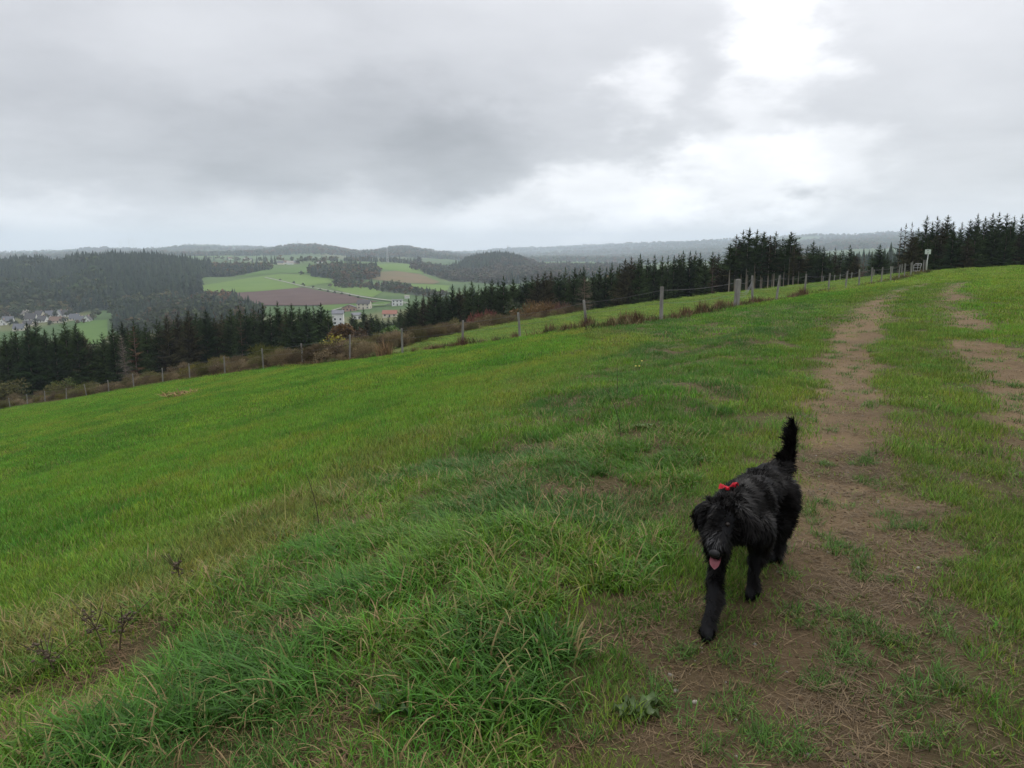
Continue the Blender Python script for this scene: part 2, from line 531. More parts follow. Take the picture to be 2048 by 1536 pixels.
def hit(px, py, fn=base_h):
    d = ray(px, py)
    Y = np.geomspace(1.1, 14000, 5400)
    P = EYE + d[None] * (Y / d[1])[:, None]
    g = P[:, 2] - fn(P[:, 0], P[:, 1])
    k = int(np.argmax(g <= 0)) if (g <= 0).any() else len(Y) - 1
    k = max(k, 1)
    u = g[k - 1] / (g[k - 1] - g[k] + 1e-12) if g[k] <= 0 else 1
    return P[k - 1] * (1 - u) + P[k] * u


# lines on the hillside (world coordinates, as x for a given y)
def line_xy(pts):
    q = np.array([hit(*p)[:2] for p in pts])
    q = q[np.argsort(q[:, 1])]
    return q


BANK_L = line_xy([(-100, 1400), (130, 1300), (450, 1150), (640, 1065), (800, 965), (950, 860), (1100, 778), (1230, 712), (1320, 680)])
BANK_R = line_xy([(1050, 1530), (1230, 1300), (1330, 1100), (1420, 900), (1500, 780), (1590, 680), (1680, 610), (1760, 578)])
TRACK_A = line_xy([(1620, 1530), (1660, 1300), (1700, 1120), (1705, 1000), (1690, 880), (1690, 780), (1700, 700), (1720, 650), (1748, 610), (1800, 582), (1880, 562)])
TRACK_B = line_xy([(2330, 1100), (2060, 800), (1985, 720), (1945, 660), (1915, 620), (1895, 592), (1925, 566)])
FENCE_PTS = [(20, 811, 113), (55, 807, 107), (90, 803, 101), (133, 800, 94), (174, 794, 88), (218, 785, 82), (268, 778, 76), (326, 767, 70), (380, 758, 65),
             (450, 747, 59.5), (527, 740, 54.5), (606, 730, 50), (700, 721, 45.5), (805, 709, 41.5), (925, 692, 37.5), (1040, 680, 34), (1173, 658, 30.5), (1322, 645, 26),
             (1472, 618, 31), (1505, 608, 35.5), (1552, 605, 39.5), (1609, 591, 44.5), (1656, 587, 49), (1690, 584, 52.5), (1718, 575, 56), (1742, 571, 59.5),
             (1762, 570, 62.5), (1781, 566, 65.5), (1797, 560, 68.5), (1808, 557, 70.5), (1821, 553, 73), (1846, 546, 77), (1851, 545, 78)]
FENCE = np.array([at(*p)[:2] for p in FENCE_PTS])
FX = np.concatenate([[-170], FENCE[:, 0], [60]])
FY = np.concatenate([[205], FENCE[:, 1], [130]])


def off(line, x, y):
    """signed sideways distance from a line running away from the camera"""
    xi = np.interp(y, line[:, 1], line[:, 0])
    d = np.gradient(line[:, 0], line[:, 1])
    sl = np.interp(y, line[:, 1], d)
    return (x - xi) / np.sqrt(1 + sl * sl)


def zones(x, y):
    r = np.hypot(x, y)
    w1 = (fbm(x * .9, y * .9, 21, 4) - .5)
    w2 = (fbm(x * 3.1, y * 3.1, 31, 3) - .5)
    a, b = off(TRACK_A, x, y), off(TRACK_B, x, y)
    da = sm(.58, .24, np.abs(a + w1 * .45) + w2 * (.3 + .5 * sm(11, 5, y)))
    db = sm(.60, .20, np.abs(b + w1 * .5) + w2 * .55)
    fade = sm(46, 24, y)
    break_b = sm(.16, .36, fbm(x * .35, y * .35, 77, 3))
    dirt = np.maximum(da, db * break_b) * (.55 + .45 * fade) * sm(66, 52, y)
    near_foot = sm(3.6, 2.4, y) * sm(.40, -.1, np.abs(x - 1.0) - .40 + w1 * .5 + w2 * .5)
    dirt = np.maximum(dirt, near_foot * .9)
    beyond = sm(-.2, .2, (y - np.interp(x, FX, FY)))
    bl, br = off(BANK_L, x, y), off(BANK_R, x, y)
    bank = sm(-.25, .25, bl + w1 * .8) * sm(.3, -.3, br + w1 * .7) * sm(32, 24, y)
    edge = np.exp(-((bl + .25 + w1) / .8) ** 2) * sm(40, 20, y)
    between = sm(-.2, .3, br) * sm(.5, -.2, b)
    return dict(dirt=dirt * (1 - beyond), beyond=beyond, bank=bank, edge=edge, between=between, a=a, b=b, br=br, bl=bl, w1=w1, w2=w2, r=r)


def height(x, y):
    x, y = np.asarray(x, float), np.asarray(y, float)
    h = base_h(x, y)
    r = np.hypot(x, y)
    k = sm(70, 20, r)
    h = h + k * .05 * (fbm(x * .8, y * .8, 3, 3) - .5)
    a, b = off(TRACK_A, x, y), off(TRACK_B, x, y)
    h = h - .035 * k * (np.exp(-(a / .35) ** 2) + np.exp(-(b / .35) ** 2)) * sm(60, 40, y)
    br, bl = off(BANK_R, x, y), off(BANK_L, x, y)
    bank = sm(-.3, .5, bl) * sm(.3, -.5, br) * sm(32, 24, y)
    lip = np.exp(-((br + .75) / .55) ** 2) * sm(26, 16, y) * sm(1.0, 2.6, y)
    return h + bank * k * .16 * (fbm(x * 1.3, y * 1.3, 8, 3) - .45) + .11 * lip


def hz(x, y):
    return float(height(np.array([x]), np.array([y]))[0])


def inside(poly, px, Y):
    poly = np.asarray(poly, float)
    c = np.zeros(len(px), bool)
    for (x0, y0), (x1, y1) in zip(poly, np.roll(poly, -1, 0)):
        k = (y0 > Y) != (y1 > Y)
        c ^= k & (px < (x1 - x0) * (Y - y0) / (y1 - y0 + 1e-12) + x0)
    return c


# woods of the valley: outline as (column, metres ahead), share of conifers, spacing in metres, height in metres
WOODS = [
    ("hill", [(-300, 990), (60, 975), (190, 985), (300, 990), (395, 1010), (398, 1150), (400, 1350), (425, 1480), (420, 1640), (-300, 1640)], .75, 6.4, 21),
    ("hill_foot", [(-300, 940), (60, 930), (190, 945), (330, 960), (395, 1010), (300, 1030), (200, 1110), (100, 1130), (-300, 1100)], .05, 7.0, 14),
    ("rust", [(360, 930), (470, 900), (480, 985), (440, 1060), (385, 1010)], .08, 7.0, 11),
    ("gully", [(224, 700), (500, 560), (520, 800), (470, 890), (380, 930), (300, 950), (215, 960)], .25, 7.0, 13),
    ("spur", [(400, 1400), (470, 1440), (537, 1580), (530, 1670), (400, 1720)], .35, 7.5, 15),
    ("grove", [(622, 1500), (632, 1390), (690, 1260), (735, 1330), (757, 1400), (758, 1540), (700, 1640), (645, 1600)], .30, 7.0, 16),
    ("scrub", [(652, 1190), (690, 1245), (800, 1170), (850, 1060), (900, 960), (860, 930), (800, 1010), (720, 1120)], .08, 9.0, 9),
    ("slope", [(822, 1700), (900, 1420), (1010, 1300), (1130, 1350), (1280, 1500), (1280, 2300), (1050, 2300), (1000, 1930), (900, 1960), (830, 2000)], .22, 10.5, 15),
    ("block", [(905, 1760), (975, 1720), (978, 1850), (905, 1880)], 1.0, 6.5, 19),
    ("round_hill", [(925, 1950), (985, 1880), (1050, 1940), (1052, 2150), (985, 2300), (930, 2200)], .9, 7.5, 15),
    ("row", [(690, 2080), (822, 2080), (835, 2230), (690, 2200)], .75, 13, 15),
    ("copse", [(1105, 3960), (1165, 3880), (1228, 3920), (1228, 4230), (1105, 4180)], .8, 17, 22),
    ("south", [(1560, 640), (1830, 600), (1830, 1000), (1560, 1000)], .95, 6.5, 18),
    ("mid_ridge", [(520, 3850), (760, 3850), (930, 3960), (960, 5060), (740, 5060), (520, 4950)], .5, 25, 20),
    ("valley_right", [(880, 420), (1900, 420), (1900, 560), (1280, 700), (880, 640)], .8, 9, 14),
]
wood_colour = np.array([.028, .038, .018])


def ground_colour(x, y):
    z = zones(x, y)
    r = z["r"]
    n = fbm(x * .23, y * .23, 41, 4)[:, None]
    soil = np.array([.052, .060, .020]) * (1 - n) + np.array([.085, .060, .032]) * n
    dn = fbm(x * 1.7, y * 1.7, 51, 4)
    dark = np.maximum(sm(.48, .62, fbm(x * .9 + 7, y * .9, 61, 3)) * sm(9, 3.5, y), .8 * sm(5.2, 2.8, y))  # dark soil patches, plus shading towards the camera painted into the soil colour
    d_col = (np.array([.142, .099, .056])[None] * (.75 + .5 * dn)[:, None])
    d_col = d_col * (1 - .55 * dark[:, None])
    c = soil
    mead = meadow_tint(x, y, z)
    far_mix = sm(15, 60, r)[:, None]
    c = c * (1 - far_mix) + mead * .75 * far_mix
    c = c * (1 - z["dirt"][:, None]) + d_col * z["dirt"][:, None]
    # valley
    Y = np.maximum(y, 1)
    px = x / Y * 1.011 * FPX + 1024
    nf = fbm(x / 420, y / 420, 71, 3)
    g1, g2, tan_ = np.array([.066, .108, .030]), np.array([.048, .086, .026]), np.array([.13, .115, .055])
    t = sm(.42, .5, nf)[:, None]
    far = g1 * t + g2 * (1 - t)
    t = sm(.60, .66, fbm(x / 300 + 9, y / 300, 72, 3))[:, None]
    far = far * (1 - t * .6) + tan_ * t * .6
    wood = np.zeros(len(x), bool)
    for _, poly, *_rest in WOODS:
        wood |= inside(poly, px, y)
    ridge = sm(3300, 4200, y) * sm(.48, .53, fbm(x / 600 + 3, y / 600, 73, 3) + .22 * sm(700, 1300, px))
    ridge = np.maximum(ridge, wood)
    ridge = np.maximum(ridge, sm(150, 200, r) * sm(620, 480, y))
    far = far * (1 - ridge[:, None]) + wood_colour * ridge[:, None]
    k = sm(125, 150, r)[:, None]
    return c * (1 - k) + far * k


def meadow_tint(x, y, z=None):
    """colour of the living grass at a place"""
    z = z or zones(x, y)
    n = len(x)
    # mowing direction runs with the edge of the bank: streaks along it
    s, c_ = math.sin(R(28)), math.cos(R(28))
    al, ac = x * s + y * c_, x * c_ - y * s
    st = fbm(al * .10, ac * .55, 81, 4)
    pt = fbm(x * .45, y * .45, 91, 4)
    green = np.array([.120, .250, .022])
    olive = np.array([.200, .225, .036])
    deep = np.array([.066, .180, .018])
    c = np.repeat(green[None], n, 0)
    k = (sm(.48, .70, st * .6 + pt * .4) * .6)[:, None]
    c = c * (1 - k) + olive * k
    k = (sm(.52, .34, pt) * .7)[:, None]
    c = c * (1 - k) + deep * k
    k = (z["edge"] * (.25 + .6 * sm(.45, .62, fbm(x * .6, y * .3, 93, 3))))[:, None]
    c = c * (1 - k) + np.array([.160, .175, .042]) * k
    bankc = np.array([.080, .190, .018])
    bk = fbm(x * .9, y * .9, 95, 3)
    bc = bankc * (.8 + .5 * bk)[:, None] + (sm(.55, .7, bk) * .5)[:, None] * np.array([.06, .03, .0])
    k = z["bank"][:, None]
    c = c * (1 - k) + bc * k
    path = np.array([.112, .190, .026])
    k = (z["between"] * .85)[:, None]
    c = c * (1 - k) + (path * (.75 + .5 * pt)[:, None]) * k
    side = sm(.2, 1.2, z["b"])[:, None] * (1 - z["beyond"])[:, None]
    c = c * (1 - side) + (np.array([.140, .232, .024]) * (.78 + .5 * pt)[:, None]) * side
    rows = .5 + .5 * np.sin((x * .80 + y * .45) * 4.6 + 3 * pt)
    fld = np.array([.165, .250, .050]) * (.84 + .26 * rows)[:, None] * (.85 + .3 * pt)[:, None]
    # rough brown ground behind the lower fence
    lowf = sm(-4, -12, x)
    fld = fld * (1 - lowf[:, None]) + np.array([.085, .060, .032]) * lowf[:, None]
    b = z["beyond"][:, None]
    return c * (1 - b) + fld * b


def build_ground():
    az = np.concatenate([np.arange(-180, -39, 3.0), np.arange(-39, 39.01, .2), np.arange(42, 180, 3.0)])
    az = R(1) * az
    rr = [.35]
    while rr[-1] < 14500:
        rr.append(rr[-1] * 1.0215)
    rr = np.array(rr)
    A, B = np.meshgrid(az, rr)
    x, y = (B * np.sin(A)).ravel(), (B * np.cos(A)).ravel()
    z = height(x, y)
    n, m = len(rr), len(az)
    V = np.column_stack([x, y, z])
    i, j = np.meshgrid(np.arange(n - 1), np.arange(m), indexing='ij')
    a, b = (i * m + j).ravel(), (i * m + (j + 1) % m).ravel()
    c, d = a + m, b + m
    c, d = ((i + 1) * m + j).ravel(), ((i + 1) * m + (j + 1) % m).ravel()
    T = np.concatenate([np.column_stack([a, c, b]), np.column_stack([b, c, d])])
    # close the little hole under the camera
    V = np.vstack([V, [0, 0, hz(0, 0)]])
    ctr = len(V) - 1
    T = np.concatenate([T, np.column_stack([np.full(m, ctr), np.arange(m), (np.arange(m) + 1) % m])])
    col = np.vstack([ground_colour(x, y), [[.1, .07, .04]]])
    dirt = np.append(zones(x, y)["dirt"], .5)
    me = tri_mesh("ground", V, T, {"col": col, "dirt": dirt}, smooth=True)
    m_, t, out = new_mat("ground_soil")
    at_ = N(t, "ShaderNodeAttribute", attribute_name="col")
    di = N(t, "ShaderNodeAttribute", attribute_name="dirt")
    geo = N(t, "ShaderNodeNewGeometry")
    f1 = N(t, "ShaderNodeTexNoise")
    f1.inputs["Scale"].default_value = 26
    f1.inputs["Detail"].default_value = 8
    f1.inputs["Roughness"].default_value = .7
    t.links.new(geo.outputs["Position"], f1.inputs["Vector"])
    f2 = N(t, "ShaderNodeTexNoise")
    f2.inputs["Scale"].default_value = 1.6
    f2.inputs["Detail"].default_value = 8
    f2.inputs["Roughness"].default_value = .75
    t.links.new(geo.outputs["Position"], f2.inputs["Vector"])
    v1 = math_node(t, 'MULTIPLY_ADD', f1.outputs["Fac"], 1.1, .45)
    v2 = math_node(t, 'MULTIPLY_ADD', f2.outputs["Fac"], .9, .55)
    v = math_node(t, 'MULTIPLY', v1, v2)
    sc = N(t, "ShaderNodeVectorMath", operation='SCALE')
    t.links.new(at_.outputs["Color"], sc.inputs[0])
    t.links.new(v, sc.inputs["Scale"])
    bs = N(t, "ShaderNodeBsdfPrincipled")
    bs.inputs["Roughness"].default_value = .95
    bs.inputs["Specular IOR Level"].default_value = .1
    t.links.new(sc.outputs[0], bs.inputs["Base Color"])
    bp = N(t, "ShaderNodeBump")
    bp.inputs["Distance"].default_value = .035
    bp.inputs["Strength"].default_value = .8
    t.links.new(v, bp.inputs["Height"])
    t.links.new(bp.outputs[0], bs.inputs["Normal"])
    t.links.new(bs.outputs[0], out.inputs[0])
    tag(obj("ground", me, m_), kind="structure")


build_ground()


# ------------------------------------------------------------------ fields, lanes draped over the far slopes
def draped(name, img_pts, mat, lift=.8, cell=45, world=None):
    P = world if world is not None else [hit(*p)[:2] for p in img_pts]
    bm = bmesh.new()
    vs = [bm.verts.new((p[0], p[1], 0)) for p in P]
    bm.faces.new(vs)
    xs, ys = [p[0] for p in P], [p[1] for p in P]
    for k, (lo, hi) in enumerate(((min(xs), max(xs)), (min(ys), max(ys)))):
        c = lo + cell
        while c < hi:
            co, no = ((c, 0, 0), (1, 0, 0)) if k == 0 else ((0, c, 0), (0, 1, 0))
            bmesh.ops.bisect_plane(bm, geom=bm.verts[:] + bm.edges[:] + bm.faces[:], plane_co=co, plane_no=no)
            c += cell
    bmesh.ops.triangulate(bm, faces=bm.faces[:])
    vv = list(bm.verts)
    h = height(np.array([v.co.x for v in vv]), np.array([v.co.y for v in vv]))
    for v, z in zip(vv, h):
        v.co.z = z + lift
    if sum(f.calc_area() * f.normal.z for f in bm.faces) < 0:
        bmesh.ops.reverse_faces(bm, faces=bm.faces[:])
    return tag(obj(name, bm_mesh(name, bm, True), mat), kind="structure")


def field_mat(name, c1, c2, sc=.02):
    return noise_mat(name, c1, c2, scale=sc, rough=.95, spec=.05, stretch=(1, 1, 1))


M_PLOUGH = field_mat("ploughed_soil", (.070, .045, .040), (.098, .066, .056), .03)
M_STUBBLE = field_mat("stubble", (.150, .105, .062), (.110, .100, .050), .02)
M_PASTURE = field_mat("pasture", (.082, .142, .030), (.108, .166, .040), .02)
M_MEADOW2 = field_mat("hay_meadow", (.058, .112, .026), (.080, .134, .032), .02)
M_LANE = field_mat("lane_gravel", (.22, .21, .19), (.30, .29, .27), .2)
draped("field", [(400, 572), (470, 561), (560, 548), (640, 551), (680, 563), (628, 571), (590, 577), (520, 583), (440, 588), (408, 582)], M_PASTURE, .7)
draped("field", [(470, 556), (545, 537), (640, 531), (760, 530), (690, 533), (655, 542), (632, 550), (560, 546)], M_MEADOW2, .7)
draped("field", [(675, 565), (745, 577), (765, 585), (745, 596), (690, 586), (655, 574)], M_PASTURE, .75)
draped("ploughed_field", [(445, 588), (520, 584), (600, 576), (612, 577), (690, 590), (757, 605), (700, 608), (640, 612), (545, 612), (450, 612)], M_PLOUGH, .9)
draped("field", [(640, 612), (700, 609), (757, 606), (785, 605), (770, 613), (700, 618), (652, 624)], M_MEADOW2, .9)
draped("stubble_field", [(742, 546), (790, 543), (840, 549), (880, 565), (866, 569), (800, 566), (735, 558)], M_STUBBLE, .9)
draped("field", [(740, 530), (790, 528), (850, 532), (855, 545), (842, 548), (790, 542), (750, 538)], M_PASTURE, .7)
draped("field", [(800, 569), (868, 570), (900, 572), (893, 585), (850, 586), (812, 577)], M_PASTURE, .9)
draped("field", [(160, 645), (215, 640), (215, 672), (200, 690), (150, 690), (150, 655)], M_MEADOW2, .8, 30)
draped("field", [(330, 505), (400, 507), (470, 512), (460, 515), (380, 516), (320, 515)], M_PASTURE, 2.5, 120)
draped("field", [(1045, 523), (1110, 522), (1215, 525), (1225, 529), (1110, 530), (1050, 530)], M_PASTURE, 2.5, 120)


def ribbon(name, pts, width, mat, lift):
    P = [hit(*p)[:2] for p in pts]
    Q = []
    for a, b in zip(P[:-1], P[1:]):
        for k in range(12):
            Q.append(a + (b - a) * k / 12)
    Q.append(P[-1])
    Q = np.array(Q)
    d = np.gradient(Q, axis=0)
    d /= np.linalg.norm(d, axis=1)[:, None]
    nn = np.column_stack([-d[:, 1], d[:, 0]]) * width / 2
    A, B = Q + nn, Q - nn
    V = np.vstack([np.column_stack([A, height(A[:, 0], A[:, 1]) + lift]), np.column_stack([B, height(B[:, 0], B[:, 1]) + lift])])
    n = len(Q)
    k = np.arange(n - 1)
    T = np.concatenate([np.column_stack([k, k + n, k + 1]), np.column_stack([k + 1, k + n, k + n + 1])])
    return tag(obj(name, tri_mesh(name, V, T), mat), kind="structure")


ribbon("lane", [(530, 556), (570, 565), (606, 574), (640, 579), (690, 588), (735, 597), (790, 604), (815, 608)], 3.6, M_LANE, 1.4)
ribbon("lane", [(665, 623), (690, 616), (745, 612), (800, 610), (818, 610)], 3.6, M_LANE, 1.4)


# ------------------------------------------------------------------ scattering (uncountable stuff)
def source_collection(name, meshes, mat):
    c = bpy.data.collections.new(name)
    for k, me in enumerate(meshes):
        o = bpy.data.objects.new("%s_%02d" % (name, k), me)
        if len(me.materials) == 0:
            me.materials.append(mat)
        c.objects.link(o)
    return c


def scatter(name, coll, P, rot, scl, idx, tint):
    n = len(P)
    me = bpy.data.meshes.new(name)
    me.vertices.add(n)
    me.vertices.foreach_set("co", np.asarray(P, np.float32).ravel())
    me.attributes.new("rot", 'FLOAT_VECTOR', 'POINT').data.foreach_set("vector", np.asarray(rot, np.float32).ravel())
    s3 = np.asarray(scl, np.float32)
    if s3.ndim == 1:
        s3 = np.repeat(s3[:, None], 3, 1)
    me.attributes.new("scl", 'FLOAT_VECTOR', 'POINT').data.foreach_set("vector", s3.ravel())
    me.attributes.new("vi", 'INT', 'POINT').data.foreach_set("value", np.asarray(idx, np.int32))
    me.attributes.new("tint", 'FLOAT_COLOR', 'POINT').data.foreach_set("color", np.hstack([np.asarray(tint, np.float32), np.ones((n, 1), np.float32)]).ravel())
    o = obj(name, me)
    ng = bpy.data.node_groups.new(name + "_scatter", 'GeometryNodeTree')
    ng.interface.new_socket("Geometry", in_out='INPUT', socket_type='NodeSocketGeometry')
    ng.interface.new_socket("Geometry", in_out='OUTPUT', socket_type='NodeSocketGeometry')
    gi, go = ng.nodes.new("NodeGroupInput"), ng.nodes.new("NodeGroupOutput")
    iop = ng.nodes.new("GeometryNodeInstanceOnPoints")
    ci = ng.nodes.new("GeometryNodeCollectionInfo")
    ci.inputs["Collection"].default_value = coll
    ci.inputs["Separate Children"].default_value = True
    ci.inputs["Reset Children"].default_value = True

    def named(nm, dt):
        a = ng.nodes.new("GeometryNodeInputNamedAttribute")
        a.data_type = dt
        a.inputs["Name"].default_value = nm
        return a.outputs["Attribute"]
    ng.links.new(gi.outputs[0], iop.inputs["Points"])
    ng.links.new(ci.outputs[0], iop.inputs["Instance"])
    iop.inputs["Pick Instance"].default_value = True
    ng.links.new(named("vi", 'INT'), iop.inputs["Instance Index"])
    ng.links.new(named("rot", 'FLOAT_VECTOR'), iop.inputs["Rotation"])
    ng.links.new(named("scl", 'FLOAT_VECTOR'), iop.inputs["Scale"])
    ng.links.new(iop.outputs[0], go.inputs[0])
    md = o.modifiers.new("scatter", 'NODES')
    md.node_group = ng
    return tag(o, kind="stuff")


# ---- blade patches
def blade_patch(name, n, radius, l0, l1, w, segs, lean0, lean1, dryp, bias=None, flat=0.0, power=.5):
    ang = rng.uniform(0, 2 * math.pi, n)
    rad = radius * rng.uniform(0, 1, n) ** power
    bx, by = rad * np.cos(ang), rad * np.sin(ang)
    L = rng.uniform(l0, l1, n) * (1 - .25 * (rad / max(radius, 1e-6)))
    dirn = rng.uniform(0, 2 * math.pi, n) if bias is None else bias + rng.normal(0, .8, n)
    phi0 = rng.uniform(lean0 * .15, lean0, n)
    phi1 = phi0 + rng.uniform(lean1 * .3, lean1, n)
    if flat:
        phi0 = np.full(n, 1.45) - rng.uniform(0, flat, n)
        phi1 = phi0 + rng.uniform(0, .3, n)
    wid = w * rng.uniform(.6, 1.3, n)
    ts = np.linspace(0, 1, segs + 1)
    hx, hzv = np.zeros(n), np.zeros(n) - .01
    rows = []
    side = np.column_stack([-np.sin(dirn), np.cos(dirn), np.zeros(n)])
    for k, t in enumerate(ts):
        c = np.column_stack([bx + hx * np.cos(dirn), by + hx * np.sin(dirn), hzv])
        wk = wid * (1 - t) ** .6 * (1 if k else .8)
        if k < segs:
            rows += [c - side * wk[:, None] / 2, c + side * wk[:, None] / 2]
            ph = phi0 + (phi1 - phi0) * (t + .5 / segs)
            hx = hx + np.sin(ph) * L / segs
            hzv = hzv + np.cos(ph) * L / segs
        else:
            rows.append(c)
    V = np.stack(rows, 1)
    m = V.shape[1]
    tri = []
    for k in range(segs - 1):
        a = 2 * k
        tri += [(a, a + 1, a + 2), (a + 1, a + 3, a + 2)]
    a = 2 * (segs - 1)
    tri.append((a, a + 1, a + 2))
    T = (np.array(tri)[None] + (np.arange(n) * m)[:, None, None]).reshape(-1, 3)
    sh = np.repeat(rng.uniform(0, 1, n), m)
    dry = np.repeat((rng.uniform(0, 1, n) < dryp) * (rng.uniform(0, .42, n) if flat else rng.uniform(.5, 1, n)), m)
    return tri_mesh(name, V.reshape(-1, 3), T, {"sh": sh, "dry": dry})


def grass_patches():
    g = {}
    g["lush"] = [blade_patch("lush", 38, .10, .09, .21, .0082, 5, .7, 2.0, .08) for _ in range(3)] + \
                [blade_patch("lush", 42, .12, .11, .26, .0080, 5, .9, 1.8, .07, bias=math.pi) for _ in range(3)]
    g["rough"] = [blade_patch("rough", 44, .12, .07, .19, .0065, 4, .7, 1.5, .22) for _ in range(3)]
    g["short"] = [blade_patch("short", 70, .11, .035, .08, .0042, 3, .5, 1.0, .07) for _ in range(4)]
    g["worn"] = [blade_patch("worn", 40, .11, .020, .055, .0042, 3, 1.0, 1.0, .10) for _ in range(3)]
    g["straw"] = [blade_patch("straw", 64, .15, .03, .13, .0036, 2, 1, 1, 1.0, flat=.16) for _ in range(4)]  # lying straw
    g["tuft"] = [blade_patch("tuft", 42, .05, .04, .10, .0042, 3, .9, 1.1, .06) for _ in range(3)]
    return g


def mid_patches(k, dens):
    """wider patches of the same grass for farther away"""
    r, w, s = {1: (.20, .0062, 3), 2: (.45, .012, 2), 3: (.95, .022, 2)}[k]
    g = {}
    g["lush"] = [blade_patch("lush", int(dens * 1.2), r, .08, .19, w * 1.1, s + 1, .6, 1.4, .06) for _ in range(4)]
    g["rough"] = [blade_patch("rough", dens, r, .05, .13, w, s, .7, 1.4, .22) for _ in range(3)]
    g["short"] = [blade_patch("short", int(dens * 1.4), r, .045, .10, w, s, .45, .9, .06) for _ in range(4)]
    g["worn"] = [blade_patch("worn", dens, r, .022, .055, w, s, .9, .9, .09) for _ in range(3)]
    g["straw"] = [blade_patch("straw", dens // 2, r, .04, .13, w * .7, 2, 1, 1, 1.0, flat=.15) for _ in range(3)]
    g["tuft"] = [blade_patch("tuft", dens // 2, r * .5, .04, .11, w, s, .8, 1.1, .06) for _ in range(3)]
    return g


KINDS = ["lush", "rough", "short", "worn", "straw", "tuft"]


def grow_grass(band, r0, r1, per_m2, patches, az=41):
    a = R(az)
    n = int(a * (r1 * r1 - r0 * r0) * per_m2)
    r = np.sqrt(rng.uniform(r0 * r0, r1 * r1, n))
    th = rng.uniform(-a, a, n)
    x, y = r * np.sin(th), r * np.cos(th)
    z = zones(x, y)
    # only what the near side of the hill shows
    keep = (y - np.interp(x, FX, FY)) < np.where(x > -7, 48, 3)
    x, y = x[keep], y[keep]
    z = {k: v[keep] for k, v in z.items()}
    n = len(x)
    u = rng.uniform(0, 1, n)
    cl = fbm(x * 2.3, y * 2.3, 111, 3)
    cl2 = fbm(x * 4.5, y * 4.5, 113, 2)
    kind = np.full(n, 2)
    bank = z["bank"] > .5
    kind[bank] = np.where(cl[bank] > .56, np.where(u[bank] < .75, 0, 2), np.where(cl[bank] > .41, np.where(u[bank] < .3, 0, np.where(u[bank] < .7, 1, 2)), np.where(u[bank] < .40, 1, np.where(u[bank] < .58, 2, 4))))
    thatch = bank & (fbm(x * 3.4 + 5, y * 3.4, 191, 3) > .66) & (u < .7)
    kind[thatch] = 4
    btw = (z["br"] > 0) & (z["dirt"] < .5) & (z["b"] < .8)
    kind[btw] = np.where(cl[btw] > .55, 2, np.where(u[btw] < .45, 3, np.where(u[btw] < .75, 2, 4)))
    verge = (z["b"] >= .8) & (z["beyond"] < .5)
    kind[verge] = np.where(cl[verge] > .45, 2, 1)
    edge = (z["edge"] > .55) & ~bank & (cl > .5)
    kind[edge] = np.where(u[edge] < .45, 1, np.where(u[edge] < .55, 4, 2))
    dirt = z["dirt"] > .45
    tuft = dirt & (cl2 > np.where(y > 9, .66, .615)) & (u < .55)
    kind[dirt] = 4
    kind[tuft] = 5
    kind[dirt & ~tuft & (u > .55) & (u < np.where(y > 6, .63, .74))] = 3
    drop = dirt & ~tuft & (u > np.where(y > 6, .70, .86))
    half = (z["dirt"] > .12) & ~dirt
    kind[half] = np.where(u[half] < .35, 4, np.where(u[half] < .8, 3, 2))
    keep = ~drop
    x, y, kind, u = x[keep], y[keep], kind[keep], u[keep]
    z = {k: v[keep] for k, v in z.items()}
    n = len(x)
    tint = meadow_tint(x, y, z) * rng.uniform(.75, 1.25, (n, 1))
    tint = tint * (1 + np.array([.30, .0, .25]) * rng.normal(0, .5, (n, 1)) * np.array([1, 1, -.6]))
    cool = (z["bank"] * sm(.48, .6, fbm(x * 1.1 + 4, y * 1.1, 117, 3)))[:, None]
    tint = np.clip(tint * (1 - cool) + np.array([.052, .138, .020]) * cool, .01, 1)
    dn = fbm(x * 1.7, y * 1.7, 51, 4)
    lush_d = np.array([.040, .114, .013])
    k = (kind == 0)
    tint[k] = tint[k] * .5 + lush_d * .5
    k = (kind == 4)
    tint[k] = np.array([.100, .068, .038]) * rng.uniform(.7, 1.3, (k.sum(), 1))
    k = (kind == 4) & (z["bank"] > .5)
    tint[k] = np.array([.120, .072, .040]) * rng.uniform(.6, 1.3, (k.sum(), 1))
    k = (kind == 5)
    tint[k] = np.array([.070, .150, .028]) * rng.uniform(.8, 1.15, (k.sum(), 1))
    meshes, start = [], {}
    for kn in KINDS:
        start[kn] = (len(meshes), len(patches[kn]))
        meshes += patches[kn]
    idx = np.zeros(n, int)
    for q, kn in enumerate(KINDS):
        s = kind == q
        idx[s] = start[kn][0] + rng.integers(0, start[kn][1], s.sum())
    P = np.column_stack([x, y, height(x, y)])
    rz = rng.uniform(0, 2 * math.pi, n)
    lb = (kind == 0)
    rz[lb] = rng.normal(.25, .75, lb.sum())           # the long grass lies down the slope
    rot = np.column_stack([rng.normal(0, .08, n), rng.normal(0, .08, n), rz])
    scl = rng.uniform(.75, 1.25, n)
    lowb = (z["bank"] > .5) & (fbm(x * 2.3, y * 2.3, 111, 3) < .42) & (kind != 4)
    scl[lowb] *= .7
    scl[kind == 0] *= (.62 + .38 * sm(5.5, 2.6, z["r"]))[kind == 0]
    coll = source_collection("grass_" + band, meshes, M_GRASS)
    o = scatter("grass", coll, P, rot, scl, idx, tint)
    return o


grow_grass("close", 1.2, 6.5, 300, grass_patches(), 64)
grow_grass("near", 6.5, 17, 75, mid_patches(1, 85), 56)
grow_grass("middle", 17, 48, 13, mid_patches(2, 130), 46)
grow_grass("far", 48, 128, 3.4, mid_patches(3, 170), 42)


